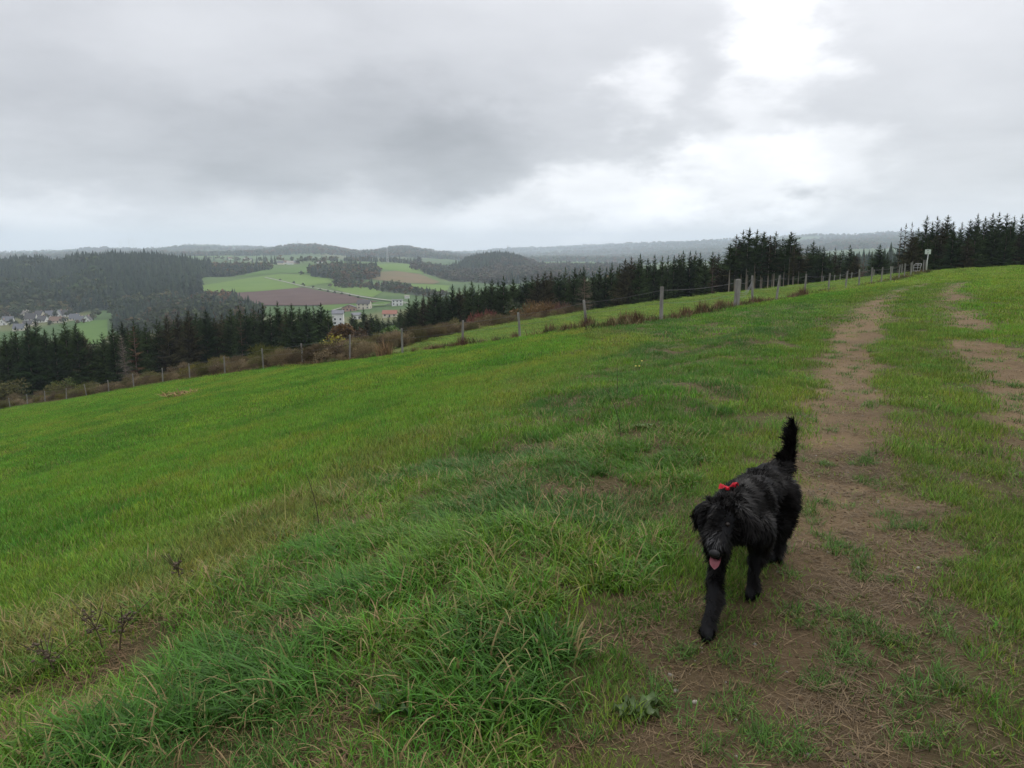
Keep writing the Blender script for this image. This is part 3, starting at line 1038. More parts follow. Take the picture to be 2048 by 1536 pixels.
def clods():
    """crumbs of soil and small stones trodden into the track"""
    ms = []
    for k in range(4):
        bm = bmesh.new()
        bmesh.ops.create_icosphere(bm, subdivisions=1, radius=1)
        for v in bm.verts:
            v.co *= rng.uniform(.7, 1.25)
            v.co.z *= .6
        ms.append(tri_mesh("clod", [v.co[:] for v in bm.verts], [[v.index for v in f.verts] for f in bm.faces], {"sh": rng.uniform(0, 1, len(bm.verts))}))
        bm.free()
    n = 26000
    a = R(42)
    r = 1.3 + 12 * rng.uniform(0, 1, n) ** 1.4
    th = rng.uniform(-.1, a, n)
    x, y = r * np.sin(th), r * np.cos(th)
    k = (zones(x, y)["dirt"] > .5) & (fbm(x * 2.2, y * 2.2, 171, 3) > .46)
    x, y = x[k], y[k]
    n = len(x)
    s = .003 + .011 * rng.uniform(0, 1, n) ** 4
    t = np.where((rng.uniform(0, 1, n) < .12)[:, None], np.array([.20, .18, .155]), np.array([.095, .062, .037])) * rng.uniform(.6, 1.3, (n, 1))
    scatter("soil_crumbs", source_collection("crumbs", ms, M_FAR), np.column_stack([x, y, height(x, y)]), rng.uniform(-.5, .5, (n, 3)) * [1, 1, 6], s, rng.integers(0, 4, n), t)


clods()

# ------------------------------------------------------------------ trees
def spruce_meshes(seed, low=.08, width=.15, levels=40, per=6, ragged=.25, foliage=True, lean=.0, stem=1.0):
    """crown and trunk of a unit-high spruce: whorls of drooping boughs hung with needle sprays"""
    g = np.random.default_rng(seed)
    V, T, SH = [], [], []

    def tri(a, b, c, s):
        k = len(V)
        V.extend((a, b, c))
        T.append((k, k + 1, k + 2))
        SH.extend((s, s, s))
    for l in range(levels):
        f = (l + g.uniform(-.3, .3)) / levels
        z = low + (1 - low) * (.01 + .985 * f)
        prof = (1 - f) ** .72 * min(1, .6 + f * 4) + .05 * (1 - f) + .018
        nb = per if f < .85 else 5
        gap = g.uniform(0, 1) < .08
        for b in range(nb):
            az = g.uniform(0, 2 * math.pi)
            Lb = width * prof * g.uniform(1 - ragged * 1.6, 1 + ragged)
            if gap:
                Lb *= .55
            d = np.array([math.cos(az), math.sin(az), 0])
            sd = np.array([-math.sin(az), math.cos(az), 0])
            el = -.30 + .85 * f + g.uniform(-.12, .12)
            s0 = g.uniform(0, 1) * .7
            p = np.array([lean * z * z, 0, z])
            steps = 6 if f < .9 else 3
            for k in range(steps):
                q = (k + .6) / steps
                c = p + d * Lb * q + np.array([0, 0, Lb * (el * q + .18 * q * q)])
                tw = Lb * (.46 - .24 * q) * g.uniform(.7, 1.25)
                w = tw * .42
                s = np.clip(s0 + .3 * q + g.uniform(-.1, .2), 0, 1)
                for sg in (-1, 1):
                    if foliage or g.uniform() < .6:
                        tip = c + d * tw * .7 + sd * sg * tw * .8 + np.array([0, 0, -tw * g.uniform(.05, .45)])
                        ww = w if foliage else w * .42
                        tri(c - d * ww * .6, c + d * ww * .6, tip, s)
                if foliage:
                    tri(c - sd * w * .7, c + sd * w * .7, c + d * tw * .3 + np.array([0, 0, -tw * g.uniform(.5, 1.0)]), max(0, s - .25))
            e = p + d * Lb + np.array([0, 0, Lb * (el + .18)])
            ww = Lb * (.10 if foliage else .035)
            tri(p - sd * ww * .6, p + sd * ww * .6, e, s0)
            tri(p - np.array([0, 0, ww * .5]), p + np.array([0, 0, ww * .5]), e, s0)
    if foliage:
        for k in range(4):
            az = k * math.pi / 2
            d = np.array([math.cos(az), math.sin(az), 0]) * .009
            tri(np.array([lean, 0, .93]) - d, np.array([lean, 0, .93]) + d, np.array([lean, 0, 1.0]), .5)
    crown = tri_mesh("crown", np.array(V), np.array(T), {"sh": np.array(SH)})
    bm = bmesh.new()
    add_tube(bm, [(lean * q * q, 0, q) for q in (-.03, .0, .3, .6, .9)], [q * stem for q in (.012, .0105, .0085, .006, .0015)], 6)
    trunk = bm_mesh("trunk", bm, True)
    return crown, trunk


SPR = [spruce_meshes(100 + k, low=.05 + .02 * (k % 3), width=.17 + .02 * (k % 4), levels=44 + 3 * (k % 3), ragged=.2 + .05 * (k % 3)) for k in range(6)]
EDGE_SPR = [spruce_meshes(200 + k, low=(.40, .50, .60)[k], width=.120 + .012 * k, levels=26, per=5, ragged=.5, stem=.72) for k in range(3)]
THIN_SPR = [spruce_meshes(300 + k, low=.14, width=.12, levels=20, per=4, ragged=.45) for k in range(2)]
DEAD_SPR = [spruce_meshes(400 + k, low=.10, width=.15, levels=44, per=8, ragged=.4, foliage=False, stem=.75) for k in range(2)]
M_PALEBARK = noise_mat("pale_bark", (.20, .16, .13), (.32, .27, .225), scale=3, rough=.9, stretch=(1, 1, .25))
for _c, _t in SPR + EDGE_SPR + THIN_SPR:
    _c.materials.append(M_NEEDLE)
    _t.materials.append(M_PALEBARK if (_c, _t) in EDGE_SPR else M_BARK)
for _c, _t in DEAD_SPR:
    _c.materials.append(M_NEEDLE)
    _t.materials.append(M_DEADBARK)


def plant_tree(name, pair, x, y, H, label, group, tint, cat="tree", wide=1.0, rz=None):
    o = empty(name, (x, y, hz(x, y) - .1), rng.uniform(0, 6.28) if rz is None else rz)
    o.scale = (H * wide, H * wide, H)
    tag(o, label, cat, group)
    c = obj("crown", pair[0], None, o)
    c.color = (*tint, 1)
    obj("trunk", pair[1], None, o)
    return o


SKYLINE = [(-40, 655), (-15, 660), (8, 664), (30, 650), (52, 640), (70, 638), (88, 655), (106, 652), (128, 640), (150, 641), (165, 658), (186, 676), (203, 662), (224, 642), (243, 640), (266, 636),
           (290, 640), (312, 634), (332, 626), (355, 622), (376, 616), (392, 622), (411, 616), (428, 630), (443, 624), (460, 612), (476, 606), (490, 615), (506, 608), (525, 606), (540, 611), (554, 599),
           (570, 610), (582, 604), (598, 612), (612, 606), (626, 609), (641, 603), (655, 617),
           (817, 594), (832, 588), (846, 584), (858, 580), (870, 576), (881, 573), (893, 582), (905, 566), (918, 572), (930, 566), (943, 559), (957, 566), (970, 560), (984, 555), (996, 558), (1007, 548),
           (1026, 553), (1038, 565), (1050, 549), (1064, 547), (1076, 543), (1090, 540), (1102, 538), (1118, 540), (1131, 530), (1150, 532), (1168, 528), (1185, 540), (1200, 530), (1213, 532), (1224, 521), (1240, 524),
           (1251, 514), (1263, 510), (1281, 504), (1296, 514), (1310, 506), (1325, 509), (1337, 508), (1349, 507), (1358, 504), (1367, 498), (1381, 499), (1392, 498), (1401, 502), (1411, 516), (1426, 500), (1438, 503), (1450, 512)]
CLUMP = [(1462, 484), (1474, 466), (1487, 457), (1500, 452), (1515, 456), (1529, 461), (1541, 468), (1553, 460), (1566, 472), (1583, 461), (1592, 474), (1601, 488)]
RIGHT_LOW = [(1616, 488), (1628, 479), (1640, 489), (1648, 490), (1660, 500), (1671, 493), (1684, 497), (1701, 487), (1714, 504), (1745, 500), (1761, 486), (1776, 502), (1790, 512)]
RIGHT = [(1803, 452), (1813, 444), (1825, 441), (1838, 452), (1855, 428), (1866, 440), (1876, 429), (1897, 427), (1908, 440), (1925, 441), (1942, 436), (1957, 424), (1972, 430), (1987, 423), (2000, 421), (2015, 424),
         (2030, 428), (2046, 425), (2064, 424), (2085, 432), (2110, 426)]


def belt_y(px):
    return np.interp(px, [-50, 300, 650, 820, 1000, 1200, 1450, 1600, 1800, 1850, 2100], [150, 152, 158, 165, 160, 152, 148, 146, 140, 135, 128])


def needle_tint():
    k = rng.uniform()
    base = np.array([.022, .040, .015]) * (1 - k) + np.array([.042, .064, .020]) * k
    if rng.uniform() < .12:
        base = np.array([.052, .046, .022])
    return base * rng.uniform(.85, 1.25)


def section(px):
    if px < 200:
        return "dark green spruce in the belt under the valley village", "spruces under the village"
    if px < 440:
        return "dark green spruce in the belt under the rust coloured scrub", "spruces under the rust scrub"
    if px < 700:
        return "dark green spruce in the belt under the ploughed field", "spruces under the ploughed field"
    if px < 1000:
        return "dark green spruce in the belt above the brown hedge", "spruces above the brown hedge"
    if px < 1230:
        return "dark green spruce in the belt around the bare grey spruce", "spruces around the bare spruce"
    return "dark green spruce in the belt over the neighbouring field", "spruces over the neighbouring field"


STANDING = []


def stand(px, top, Y, pair, label, group, tint, name="spruce_tree", wide=1.0):
    P = at(px, top, Y)
    z0 = hz(P[0], P[1])
    H = float(np.clip(P[2] - z0, 5, 34))
    o = plant_tree(name, pair, P[0], P[1], H, label, group, tint, wide=wide * rng.uniform(.85, 1.15))
    if group:
        STANDING.append((px, group, o))
    return o


for px, top in SKYLINE:
    lab, grp = section(px)
    stand(px, top, belt_y(px) + rng.uniform(-5, 5), SPR[rng.integers(6)], lab + ", front row", grp + ", front row", needle_tint(), wide=1.12)
# rows behind and between, a little lower
sx, sy = np.array([p[0] for p in SKYLINE]), np.array([p[1] for p in SKYLINE])
rear = []
for row, (dy, drop) in enumerate(((9, 9), (20, 16))):
    for px in np.arange(-35, 1455, 14 if row == 0 else 18):
        q = px + rng.uniform(-6, 6)
        if 664 < q < 812:
            continue
        top = np.interp(q, sx, sy) + drop + rng.uniform(-5, 10)
        if row == 1:
            P = at(q, top, belt_y(q) + dy + rng.uniform(-4, 4))
            z0 = hz(P[0], P[1])
            rear.append((P[0], P[1], z0 - .1, float(np.clip(P[2] - z0, 5, 34)), rng.uniform(.95, 1.3), rng.integers(6), *needle_tint()))
            continue
        lab, grp = section(q)
        stand(q, top, belt_y(q) + dy + rng.uniform(-4, 4), SPR[rng.integers(6)], lab + ", standing behind", grp + ", behind", needle_tint(), wide=1.1)
rear = np.array(rear)
M_NEEDLE_MASS = leaf_mat("needles_of_the_wood", 'tint', trans=.10, rough=.9, spec=.0, var=.65)
mass = []
for c_, _ in SPR:
    q = c_.copy()
    q.materials.clear()
    q.materials.append(M_NEEDLE_MASS)
    mass.append(q)
scatter("spruce_forest", source_collection("spruce_mass", mass, M_NEEDLE_MASS), rear[:, :3], np.column_stack([0 * rear[:, 0], 0 * rear[:, 0], rng.uniform(0, 6.28, len(rear))]),
        np.column_stack([rear[:, 3] * rear[:, 4], rear[:, 3] * rear[:, 4], rear[:, 3]]), rear[:, 5].astype(int), rear[:, 6:9])
# gap in front of the white houses: small young trees
for k, (px, top) in enumerate([(690, 640), (704, 622), (712, 630), (727, 614), (741, 622), (752, 624), (765, 632), (776, 628), (788, 630), (801, 613), (809, 616), (797, 634), (720, 642), (735, 645), (757, 640), (780, 645)]):
    stand(px, top + 3, 210 + rng.uniform(-12, 18), SPR[rng.integers(6)], "small dark spruce in the dip in front of the white houses", "spruces in front of the white houses", needle_tint(), wide=1.5)
    if k < 14:
        stand(px + 6, top + 14, 192 + rng.uniform(-8, 8), SPR[rng.integers(6)], "small dark spruce in the dip in front of the white houses", "spruces in front of the white houses", needle_tint(), wide=1.5)
for px, top in CLUMP:
    e = EDGE_SPR[rng.integers(3)]
    stand(px, top, 142 + rng.uniform(-4, 4), e, "tall spruce with bare pale trunk in the clump behind the thick post", "tall bare trunked spruces", needle_tint(), wide=1.35)
for px in np.arange(1458, 1612, 17):
    stand(px + rng.uniform(-4, 4), np.interp(px, [p[0] for p in CLUMP], [p[1] for p in CLUMP]) + rng.uniform(14, 40), 152 + rng.uniform(0, 14), SPR[rng.integers(6)],
          "shorter spruce standing behind the bare trunked clump", "spruces behind the bare trunks", needle_tint(), wide=1.2)
for px in (1497, 1513, 1526, 1549, 1572, 1590):
    stand(px, np.interp(px, [p[0] for p in CLUMP], [p[1] for p in CLUMP]) + 10, 139, EDGE_SPR[rng.integers(3)],
          "tall spruce with bare pale trunk in the clump behind the thick post", "tall bare trunked spruces", needle_tint(), wide=.9)
for k, (px, top) in enumerate(RIGHT_LOW):
    stand(px, top, 146 + rng.uniform(-4, 8), EDGE_SPR[rng.integers(2)] if k % 3 == 0 else SPR[rng.integers(6)],
          "spruce in the low row between the tall clump and the gate", "low spruces towards the gate", needle_tint(), wide=1.25)
    if k not in (8, 9):
        stand(px + 7, top + 14, 154 + rng.uniform(0, 8), SPR[rng.integers(6)], "spruce in the low row between the tall clump and the gate", "low spruces towards the gate", needle_tint(), wide=1.2)
for k, (px, top) in enumerate(RIGHT):
    t = (.036, .044, .026) if k < 3 else needle_tint()
    stand(px, top, (128 if k < 3 else 134) + rng.uniform(-4, 4), THIN_SPR[k % 2] if k < 3 else SPR[rng.integers(6)],
          "thin ragged spruce with sky showing through left of the sign" if k < 3 else "tall dark spruce in the dense stand behind the end of the track",
          "thin spruces left of the sign" if k < 3 else "spruces behind the end of the track", t, wide=1.2 if k < 3 else 1.15)
for px in np.arange(1830, 2120, 15):
    stand(px + rng.uniform(-5, 5), np.interp(px, [p[0] for p in RIGHT], [p[1] for p in RIGHT]) + rng.uniform(12, 45), 126 + rng.uniform(-3, 3), SPR[rng.integers(6)],
          "lower spruce skirting the dense stand behind the end of the track", "lower spruces of the dense stand", needle_tint(), wide=1.35)
# dead and dying ones
stand(1170, 540, 118, DEAD_SPR[0], "bare grey dead spruce standing before the belt", None, (.16, .125, .095), "dead_spruce", 1.3)
stand(266, 648, 146, THIN_SPR[1], "reddish brown dying spruce in the left belt", None, (.115, .070, .040), "dead_spruce", 1.25)
stand(246, 655, 144, DEAD_SPR[0], "bare pale dead spruce leaning beside the reddish dying spruce", None, (.17, .145, .12), "dead_spruce", .9).rotation_euler[1] = R(-4)
stand(1427, 512, 143, THIN_SPR[1], "dead brown spruce between the belt and the tall clump", None, (.085, .060, .042), "dead_spruce", 1.25)
stand(1729, 506, 140, THIN_SPR[0], "reddish bare spruce among the low row near the gate", None, (.12, .075, .055), "dead_spruce", 1.3)
stand(480, 625, 150, THIN_SPR[1], "brown tinged dead spruce in front of the belt below the ploughed field", None, (.085, .060, .036), "dead_spruce", 1.1)


# tell the spruces apart by counting from something one can find
ANCHORS = [(-60, "picture edge"), (175, "last white gable"), (266, "reddish dying spruce"), (410, "rust coloured scrub"), (480, "brown tinged dead spruce"), (677, "tall white house"),
           (795, "modern white house"), (966, "dark red bush"), (1170, "bare grey spruce"), (1322, "nearest fence post"), (1427, "dead brown spruce"),
           (1472, "thick fence post"), (1729, "reddish bare spruce"), (1852, "notice board"), (2130, "picture edge")]
ORD = ["first", "second", "third", "fourth", "fifth", "sixth", "seventh", "eighth", "ninth", "tenth", "eleventh", "twelfth", "thirteenth", "fourteenth", "fifteenth", "sixteenth", "seventeenth", "eighteenth", "nineteenth", "twentieth", "twenty-first"]
HOW = {"front row": "dark spruce in the front row", "behind": "dark spruce in the rear rows", "tall bare trunked spruces": "tall bare trunked spruce",
       "spruces behind the bare trunks": "shorter spruce behind the bare trunks", "low spruces towards the gate": "spruce of the low row", "spruces in front of the white houses": "small spruce in the dip",
       "thin spruces left of the sign": "thin ragged spruce with sky showing through", "spruces behind the end of the track": "tall spruce of the dense stand",
       "lower spruces of the dense stand": "lower spruce skirting the dense stand"}
byplace = {}
for px, grp, o in STANDING:
    how = next(v for k, v in HOW.items() if grp.endswith(k))
    apx, an = min(ANCHORS, key=lambda a: abs(a[0] - px))
    byplace.setdefault((how, an, apx, px < apx), []).append((abs(px - apx), o))
for (how, an, apx, lft), lst in byplace.items():
    for k, (_, o) in enumerate(sorted(lst, key=lambda q: q[0])):
        side = "left" if lft else "right"
        o["label"] = "%s, %s to the %s of the %s" % (how, ORD[min(k, 20)], side, an) if an != "picture edge" else "%s, %s in from the %s picture edge" % (how, ORD[min(k, 20)], "right" if lft else "left")

# ------------------------------------------------------------------ broadleaf trees and bushes
def leafy_meshes(seed, n=900, leaf=.05, shape=(.5, .5, .5), base=.35, lobes=7, stems=7, twiggy=False):
    """unit-high crown of leaf clumps on limbs; lobes give the uneven outline"""
    g = np.random.default_rng(seed)
    C = g.normal(0, 1, (lobes, 3))
    C /= np.linalg.norm(C, axis=1)[:, None]
    C = C * g.uniform(.25, .75, (lobes, 1)) * np.array(shape) + np.array([0, 0, base + shape[2]])
    C[:, 2] = np.clip(C[:, 2], base + .08, 2)
    rad = g.uniform(.28, .5, lobes) * shape[0]
    k = g.integers(0, lobes, n)
    d = g.normal(0, 1, (n, 3))
    d /= np.linalg.norm(d, axis=1)[:, None]
    P = C[k] + d * (rad[k] * g.uniform(.35, 1.05, n) ** .6)[:, None]
    P[:, 2] = np.where(P[:, 2] < .02, .02 + g.uniform(0, .08, n), P[:, 2])
    P[:, 2] *= 1.0 / P[:, 2].max()
    a = g.normal(0, 1, (n, 3))
    a /= np.linalg.norm(a, axis=1)[:, None]
    b = np.cross(a, g.normal(0, 1, (n, 3)))
    b /= np.linalg.norm(b, axis=1)[:, None]
    s = (leaf * g.uniform(.5, 1.4, n))[:, None]
    if twiggy:
        a = d * .6 + np.array([0, 0, .55]) + g.normal(0, .35, (n, 3))
        a /= np.linalg.norm(a, axis=1)[:, None]
        b = np.cross(a, g.normal(0, 1, (n, 3)))
        b /= np.linalg.norm(b, axis=1)[:, None]
        V = np.stack([P - b * s * .09, P + b * s * .09, P + a * s * 1.6 + b * s * .05, P + a * s * 1.4 - b * s * .05], 1)
    else:
        V = np.stack([P - a * s, P + b * s * .62, P + a * s, P - b * s * .62], 1)
    T = (np.array([(0, 1, 2), (0, 2, 3)])[None] + (np.arange(n) * 4)[:, None, None]).reshape(-1, 3)
    sh = np.repeat(np.clip(g.uniform(0, 1, lobes)[k] * .55 + g.uniform(0, .45, n), 0, 1), 4)
    crown = tri_mesh("crown", V.reshape(-1, 3), T, {"sh": sh})
    crown.materials.append(M_LEAF)
    bm = bmesh.new()
    th = .018
    add_tube(bm, [(0, 0, -.05), (0.01, 0, base * .5), (0, 0.01, base + .1)], [th * 1.3, th, th * .7], 6)
    for q in range(min(stems, lobes)):
        e = C[q] * np.array([.85, .85, .9])
        add_tube(bm, [(0, 0, base * .4), tuple(e * .5 + np.array([0, 0, .05])), tuple(e)], [th * .6, th * .4, th * .15], 5)
    limb = bm_mesh("trunk", bm, True)
    limb.materials.append(M_BARK)
    return crown, limb


BUSH = [leafy_meshes(500 + k, 1500, .038, (.62, .62, .45), .04, 9) for k in range(3)]
TWIG = [leafy_meshes(520 + k, 2600, .075, (.75, .75, .45), .02, 10, twiggy=True) for k in range(3)]
TREE = [leafy_meshes(540 + k, 1800, .036, (.42, .42, .38), .22, 9) for k in range(3)]


def grow_bush(name, pair, px, top, Y, H, label, tint, cat, group=None, wide=1.0):
    P = at(px, top, Y)
    return plant_tree(name, pair, P[0], P[1], H, label, group, tint, cat, wide)


def bush_top(name, pair, px, top, Y, label, tint, cat="bush", group=None, wide=1.0):
    P = at(px, top, Y)
    H = max(1.0, P[2] - hz(P[0], P[1]))
    return plant_tree(name, pair, P[0], P[1], H, label, group, tint, cat, wide)


bush_top("autumn_tree", TREE[0], 690, 646, 128, "rust brown autumn tree below the tall white house", (.105, .062, .026), "tree")
bush_top("autumn_tree", TREE[1], 718, 655, 126, "dull brown autumn tree right of the rust one", (.085, .058, .034), "tree")
bush_top("willow_bush", BUSH[0], 680, 666, 100, "yellow green willow bush behind the fence", (.210, .185, .030), wide=1.25)
bush_top("willow_bush", BUSH[2], 660, 676, 104, "small green willow bush left of the yellow one", (.075, .095, .028), wide=1.0)
bush_top("round_tree", TREE[2], 779, 650, 124, "round mid green tree in front of the dark spruces", (.075, .130, .036), "tree", wide=1.2)
bush_top("grey_bush", BUSH[1], 752, 668, 118, "grey green bush between the brown tree and round tree", (.048, .068, .042))
bush_top("red_bush", TWIG[0], 966, 622, 92, "dark red leafed bush at the foot of the belt", (.155, .055, .045), wide=1.0)
bush_top("red_bush", TWIG[1], 1115, 605, 96, "reddish bare bush at the right end of the brown thicket", (.105, .052, .045), wide=.9)
bush_top("green_bush", BUSH[1], 1045, 598, 97, "grey green bush at the left end of the brown thicket", (.062, .078, .040), wide=.9)
for k, (px, top) in enumerate([(1060, 605), (1080, 602), (1100, 606), (1070, 615), (1095, 616)]):
    b_ = bush_top("brown_bush", TWIG[k % 3] if k % 2 else BUSH[k % 3], px, top, 94 + k, "yellowish brown bush in the thicket beside the bare spruce", (.125, .078, .032), group="bushes of the brown thicket", wide=1.0)
    b_["label"] = "yellowish brown bush in the thicket beside the bare spruce, " + ["leftmost", "second from the right", "rightmost", "second from the left", "middle one"][(0, 3, 2, 1, 4)[k] if False else [0, 4, 2, 3, 1][k]]
for k, (px, top) in enumerate([(128, 752), (112, 760)]):
    bush_top("green_bush", BUSH[k], px, top, 122 - 4 * k, ("rounded green bush behind the lower fence", "olive bush left of the rounded green bush")[k], ((.075, .095, .026), (.090, .085, .026))[k], wide=.9)
bush_top("green_bush", BUSH[2], 10, 752, 128, "broad olive bush at the lower left end of the fence", (.082, .078, .026), wide=1.2)

# thickets of bramble and bracken: one mass each
def thicket(name, px0, px1, top_fn, Yfn, n, tints, h0, h1, kind_meshes, w=1.0):
    px = rng.uniform(px0, px1, n)
    Y = Yfn(px) + rng.uniform(0, 1, n) * top_fn(px)
    x = (px - 1024) / FPX / 1.0 * Y
    P = np.column_stack([x, Y, height(x, Y) - .05])
    tt = np.array(tints)[rng.integers(0, len(tints), n)] * rng.uniform(.7, 1.3, (n, 1))
    rot = np.column_stack([rng.normal(0, .1, n), rng.normal(0, .1, n), rng.uniform(0, 6.28, n)])
    s = rng.uniform(h0, h1, n) * rng.choice([.55, .8, 1.0, 1.2], n)
    return scatter(name, kind_meshes, P, rot, np.column_stack([s * w, s * w, s]), rng.integers(0, len(kind_meshes.objects), n), tt)


def tint_copy(pair_list):
    out = []
    for c, _ in pair_list:
        m = c.copy()
        m.materials.clear()
        m.materials.append(M_FAR)
        out.append(m)
    return out


twig_coll = source_collection("twigs", tint_copy(TWIG) + tint_copy(BUSH[:1]), M_FAR)
fence_y = lambda px: np.interp(px, [p[0] for p in FENCE_PTS], [p[2] for p in FENCE_PTS])
BRN = [(.100, .076, .050), (.145, .112, .064), (.100, .076, .048), (.120, .112, .050), (.190, .148, .090)]
thicket("bracken", -60, 540, lambda p: 9 + 0 * p, lambda p: fence_y(p) + .6, 520, BRN + [(.125, .110, .034), (.085, .085, .030)], .5, 1.15, twig_coll, 1.1)
thicket("bracken", -60, 560, lambda p: 13 + 0 * p, lambda p: fence_y(p) + 6, 200, BRN[1:4] + [(.090, .095, .028), (.120, .105, .030)], .7, 1.7, twig_coll)
thicket("brambles", 520, 735, lambda p: 12 + 0 * p, lambda p: fence_y(p) + .4, 220, BRN, .5, 1.2, twig_coll, 1.1)
thicket("brambles", 690, 960, lambda p: 16 + 0 * p, lambda p: np.interp(p, [690, 760, 900, 1000], [53, 55, 64, 72]), 300, BRN + [(.095, .085, .042)], .6, 1.15, twig_coll, 1.0)
thicket("brambles", 880, 1150, lambda p: 14 + 0 * p, lambda p: np.interp(p, [880, 1000, 1150], [70, 78, 84]), 280, BRN + [(.10, .085, .042)], .8, 1.6, twig_coll, 1.0)

# ------------------------------------------------------------------ far woods
def far_conifer(seed):
    g = np.random.default_rng(seed)
    V, T, SH = [], [], []
    for l in range(5):
        z0, z1 = .02 + l * .17, .36 + l * .165
        r = .19 * (1 - l / 5.6)
        m = 7
        a0 = g.uniform(0, 6)
        k = len(V)
        for q in range(m):
            a = a0 + 2 * math.pi * q / m
            rr = r * g.uniform(.55, 1.25)
            V.append((rr * math.cos(a), rr * math.sin(a), z0 + g.uniform(-.05, .05)))
            SH.append(g.uniform(0, 1))
        V.append((0, 0, min(z1, 1)))
        SH.append(.6)
        for q in range(m):
            T.append((k + q, k + (q + 1) % m, k + m))
    return tri_mesh("far_conifer", V, T, {"sh": SH})


def far_broadleaf(seed, n=60):
    c, _ = leafy_meshes(seed, n, .15, (.46, .46, .42), .1, 6, stems=0)
    c.materials.clear()
    return c


far_coll = source_collection("far_trees", [far_conifer(600 + k) for k in range(4)] + [far_broadleaf(620 + k) for k in range(4)], M_FAR)
CONIF = np.array([[.014, .025, .017], [.019, .031, .019], [.025, .038, .020]])
BROAD = np.array([[.055, .070, .026], [.075, .078, .030], [.095, .068, .030], [.050, .062, .030], [.110, .060, .026], [.045, .060, .024]])
RUST = np.array([[.130, .068, .028], [.110, .072, .030], [.085, .080, .030], [.070, .075, .030]])
GREYB = np.array([[.070, .064, .044], [.085, .070, .046], [.060, .066, .036], [.095, .075, .050]])


def wood(nm, poly, share, spacing, H):
    poly = np.array(poly, float)
    p0, p1, y0, y1 = poly[:, 0].min(), poly[:, 0].max(), poly[:, 1].min(), poly[:, 1].max()
    x0, x1 = bearing(p0) * (y1 if p0 < 1024 else y0), bearing(p1) * (y1 if p1 > 1024 else y0)
    n = int((x1 - x0) * (y1 - y0) / spacing ** 2)
    x, y = rng.uniform(x0, x1, n), rng.uniform(y0, y1, n)
    px = x / y * 1.011 * FPX + 1024 + (fbm(x / 40, y / 40, 131, 2) - .5) * 18
    k = inside(poly, px, y)
    x, y, px = x[k], y[k], px[k]
    n = len(x)
    cn = fbm(x / 70, y / 70, 140, 3)
    con = (cn * .8 + rng.uniform(0, .2, n)) < np.quantile(cn * .8 + .1, min(1, share)) if 0 < share < 1 else np.full(n, share >= 1)
    if nm == "hill":
        con = con | (px > 215)
        con &= ~((px < 210) & (y < 1180) & (cn > .48))
    idx = np.where(con, rng.integers(0, 4, n), 4 + rng.integers(0, 4, n))
    pal = {"hill": np.array([[.034, .056, .022], [.044, .062, .024], [.054, .066, .028]]), "hill_foot": np.array([[.058, .078, .034], [.075, .088, .036], [.048, .066, .030], [.095, .085, .036]]), "gully": np.vstack([BROAD[[0, 3, 5]], BROAD[[0, 3, 5]], BROAD[[2]]]) * .85, "rust": RUST, "slope": GREYB, "scrub": np.vstack([GREYB, BROAD])}.get(nm, BROAD)
    tt = np.where(con[:, None], CONIF[rng.integers(0, 3, n)], pal[rng.integers(0, len(pal), n)]) * rng.uniform(.75, 1.25, (n, 1))
    s = H * np.clip(rng.normal(.95, .2, n), .5, 1.5) * np.where(con, 1.05, .78)
    wd = np.where(con, rng.uniform(.95, 1.55, n), rng.uniform(1.0, 1.6, n))
    P = np.column_stack([x, y, height(x, y) - .4])
    rot = np.column_stack([np.zeros(n), np.zeros(n), rng.uniform(0, 6.28, n)])
    return scatter("far_woods", far_coll, P, rot, np.column_stack([s * wd, s * wd, s]), idx, tt)


for w_ in WOODS:
    wood(*w_)

# wooded crests and slopes of the farthest hills: one mass
n_ = 34000
px_, Yd_ = rng.uniform(-150, 1900, n_), np.exp(rng.uniform(math.log(3300), math.log(11000), n_))
x_ = bearing(px_) * Yd_
k_ = (fbm(x_ / 600 + 3, Yd_ / 600, 73, 3) + .22 * sm(700, 1300, px_)) > .50
px_, Yd_, x_ = px_[k_], Yd_[k_], x_[k_]
n_ = len(x_)
s_ = rng.uniform(14, 26, n_)
c_ = rng.uniform(0, 1, n_) < .55
scatter("distant_forest", far_coll, np.column_stack([x_, Yd_, height(x_, Yd_) - 1]), np.column_stack([np.zeros(n_), np.zeros(n_), rng.uniform(0, 6, n_)]),
        np.column_stack([s_ * 1.7, s_ * 1.7, s_]), np.where(c_, rng.integers(0, 4, n_), rng.integers(4, 8, n_)),
        np.where(c_[:, None], CONIF[rng.integers(0, 3, n_)] * 1.2, BROAD[rng.integers(0, 6, n_)]) * rng.uniform(.8, 1.2, (n_, 1)))

# single far trees, hedges and the trees of the plateau village
FAR_MESH = [o.data for o in far_coll.objects]
far_obj_mesh = []
for m_ in FAR_MESH:
    q = m_.copy()
    q.name = "tree_crown"
    q.materials.clear()
    q.materials.append(M_LEAF)
    far_obj_mesh.append(q)


FAR_ROWS = {}


def far_tree(px, py, H, con, label, group, wide=1.0, tint=None):
    P = hit(px, py)
    o = obj("broadleaf_tree" if not con else "conifer_tree", far_obj_mesh[rng.integers(0, 4) if con else rng.integers(4, 8)], None, None, (P[0], P[1], P[2] - .3))
    w = wide * rng.uniform(.9, 1.2)
    o.scale = (H * w, H * w, H)
    o.rotation_euler = (0, 0, rng.uniform(0, 6))
    t = tint if tint is not None else (CONIF[rng.integers(0, 3)] if con else BROAD[rng.integers(0, 4)]) * rng.uniform(.8, 1.2)
    o.color = (*t, 1)
    if group:
        FAR_ROWS.setdefault(group, []).append((px, o))
    return tag(o, label, "tree", group)


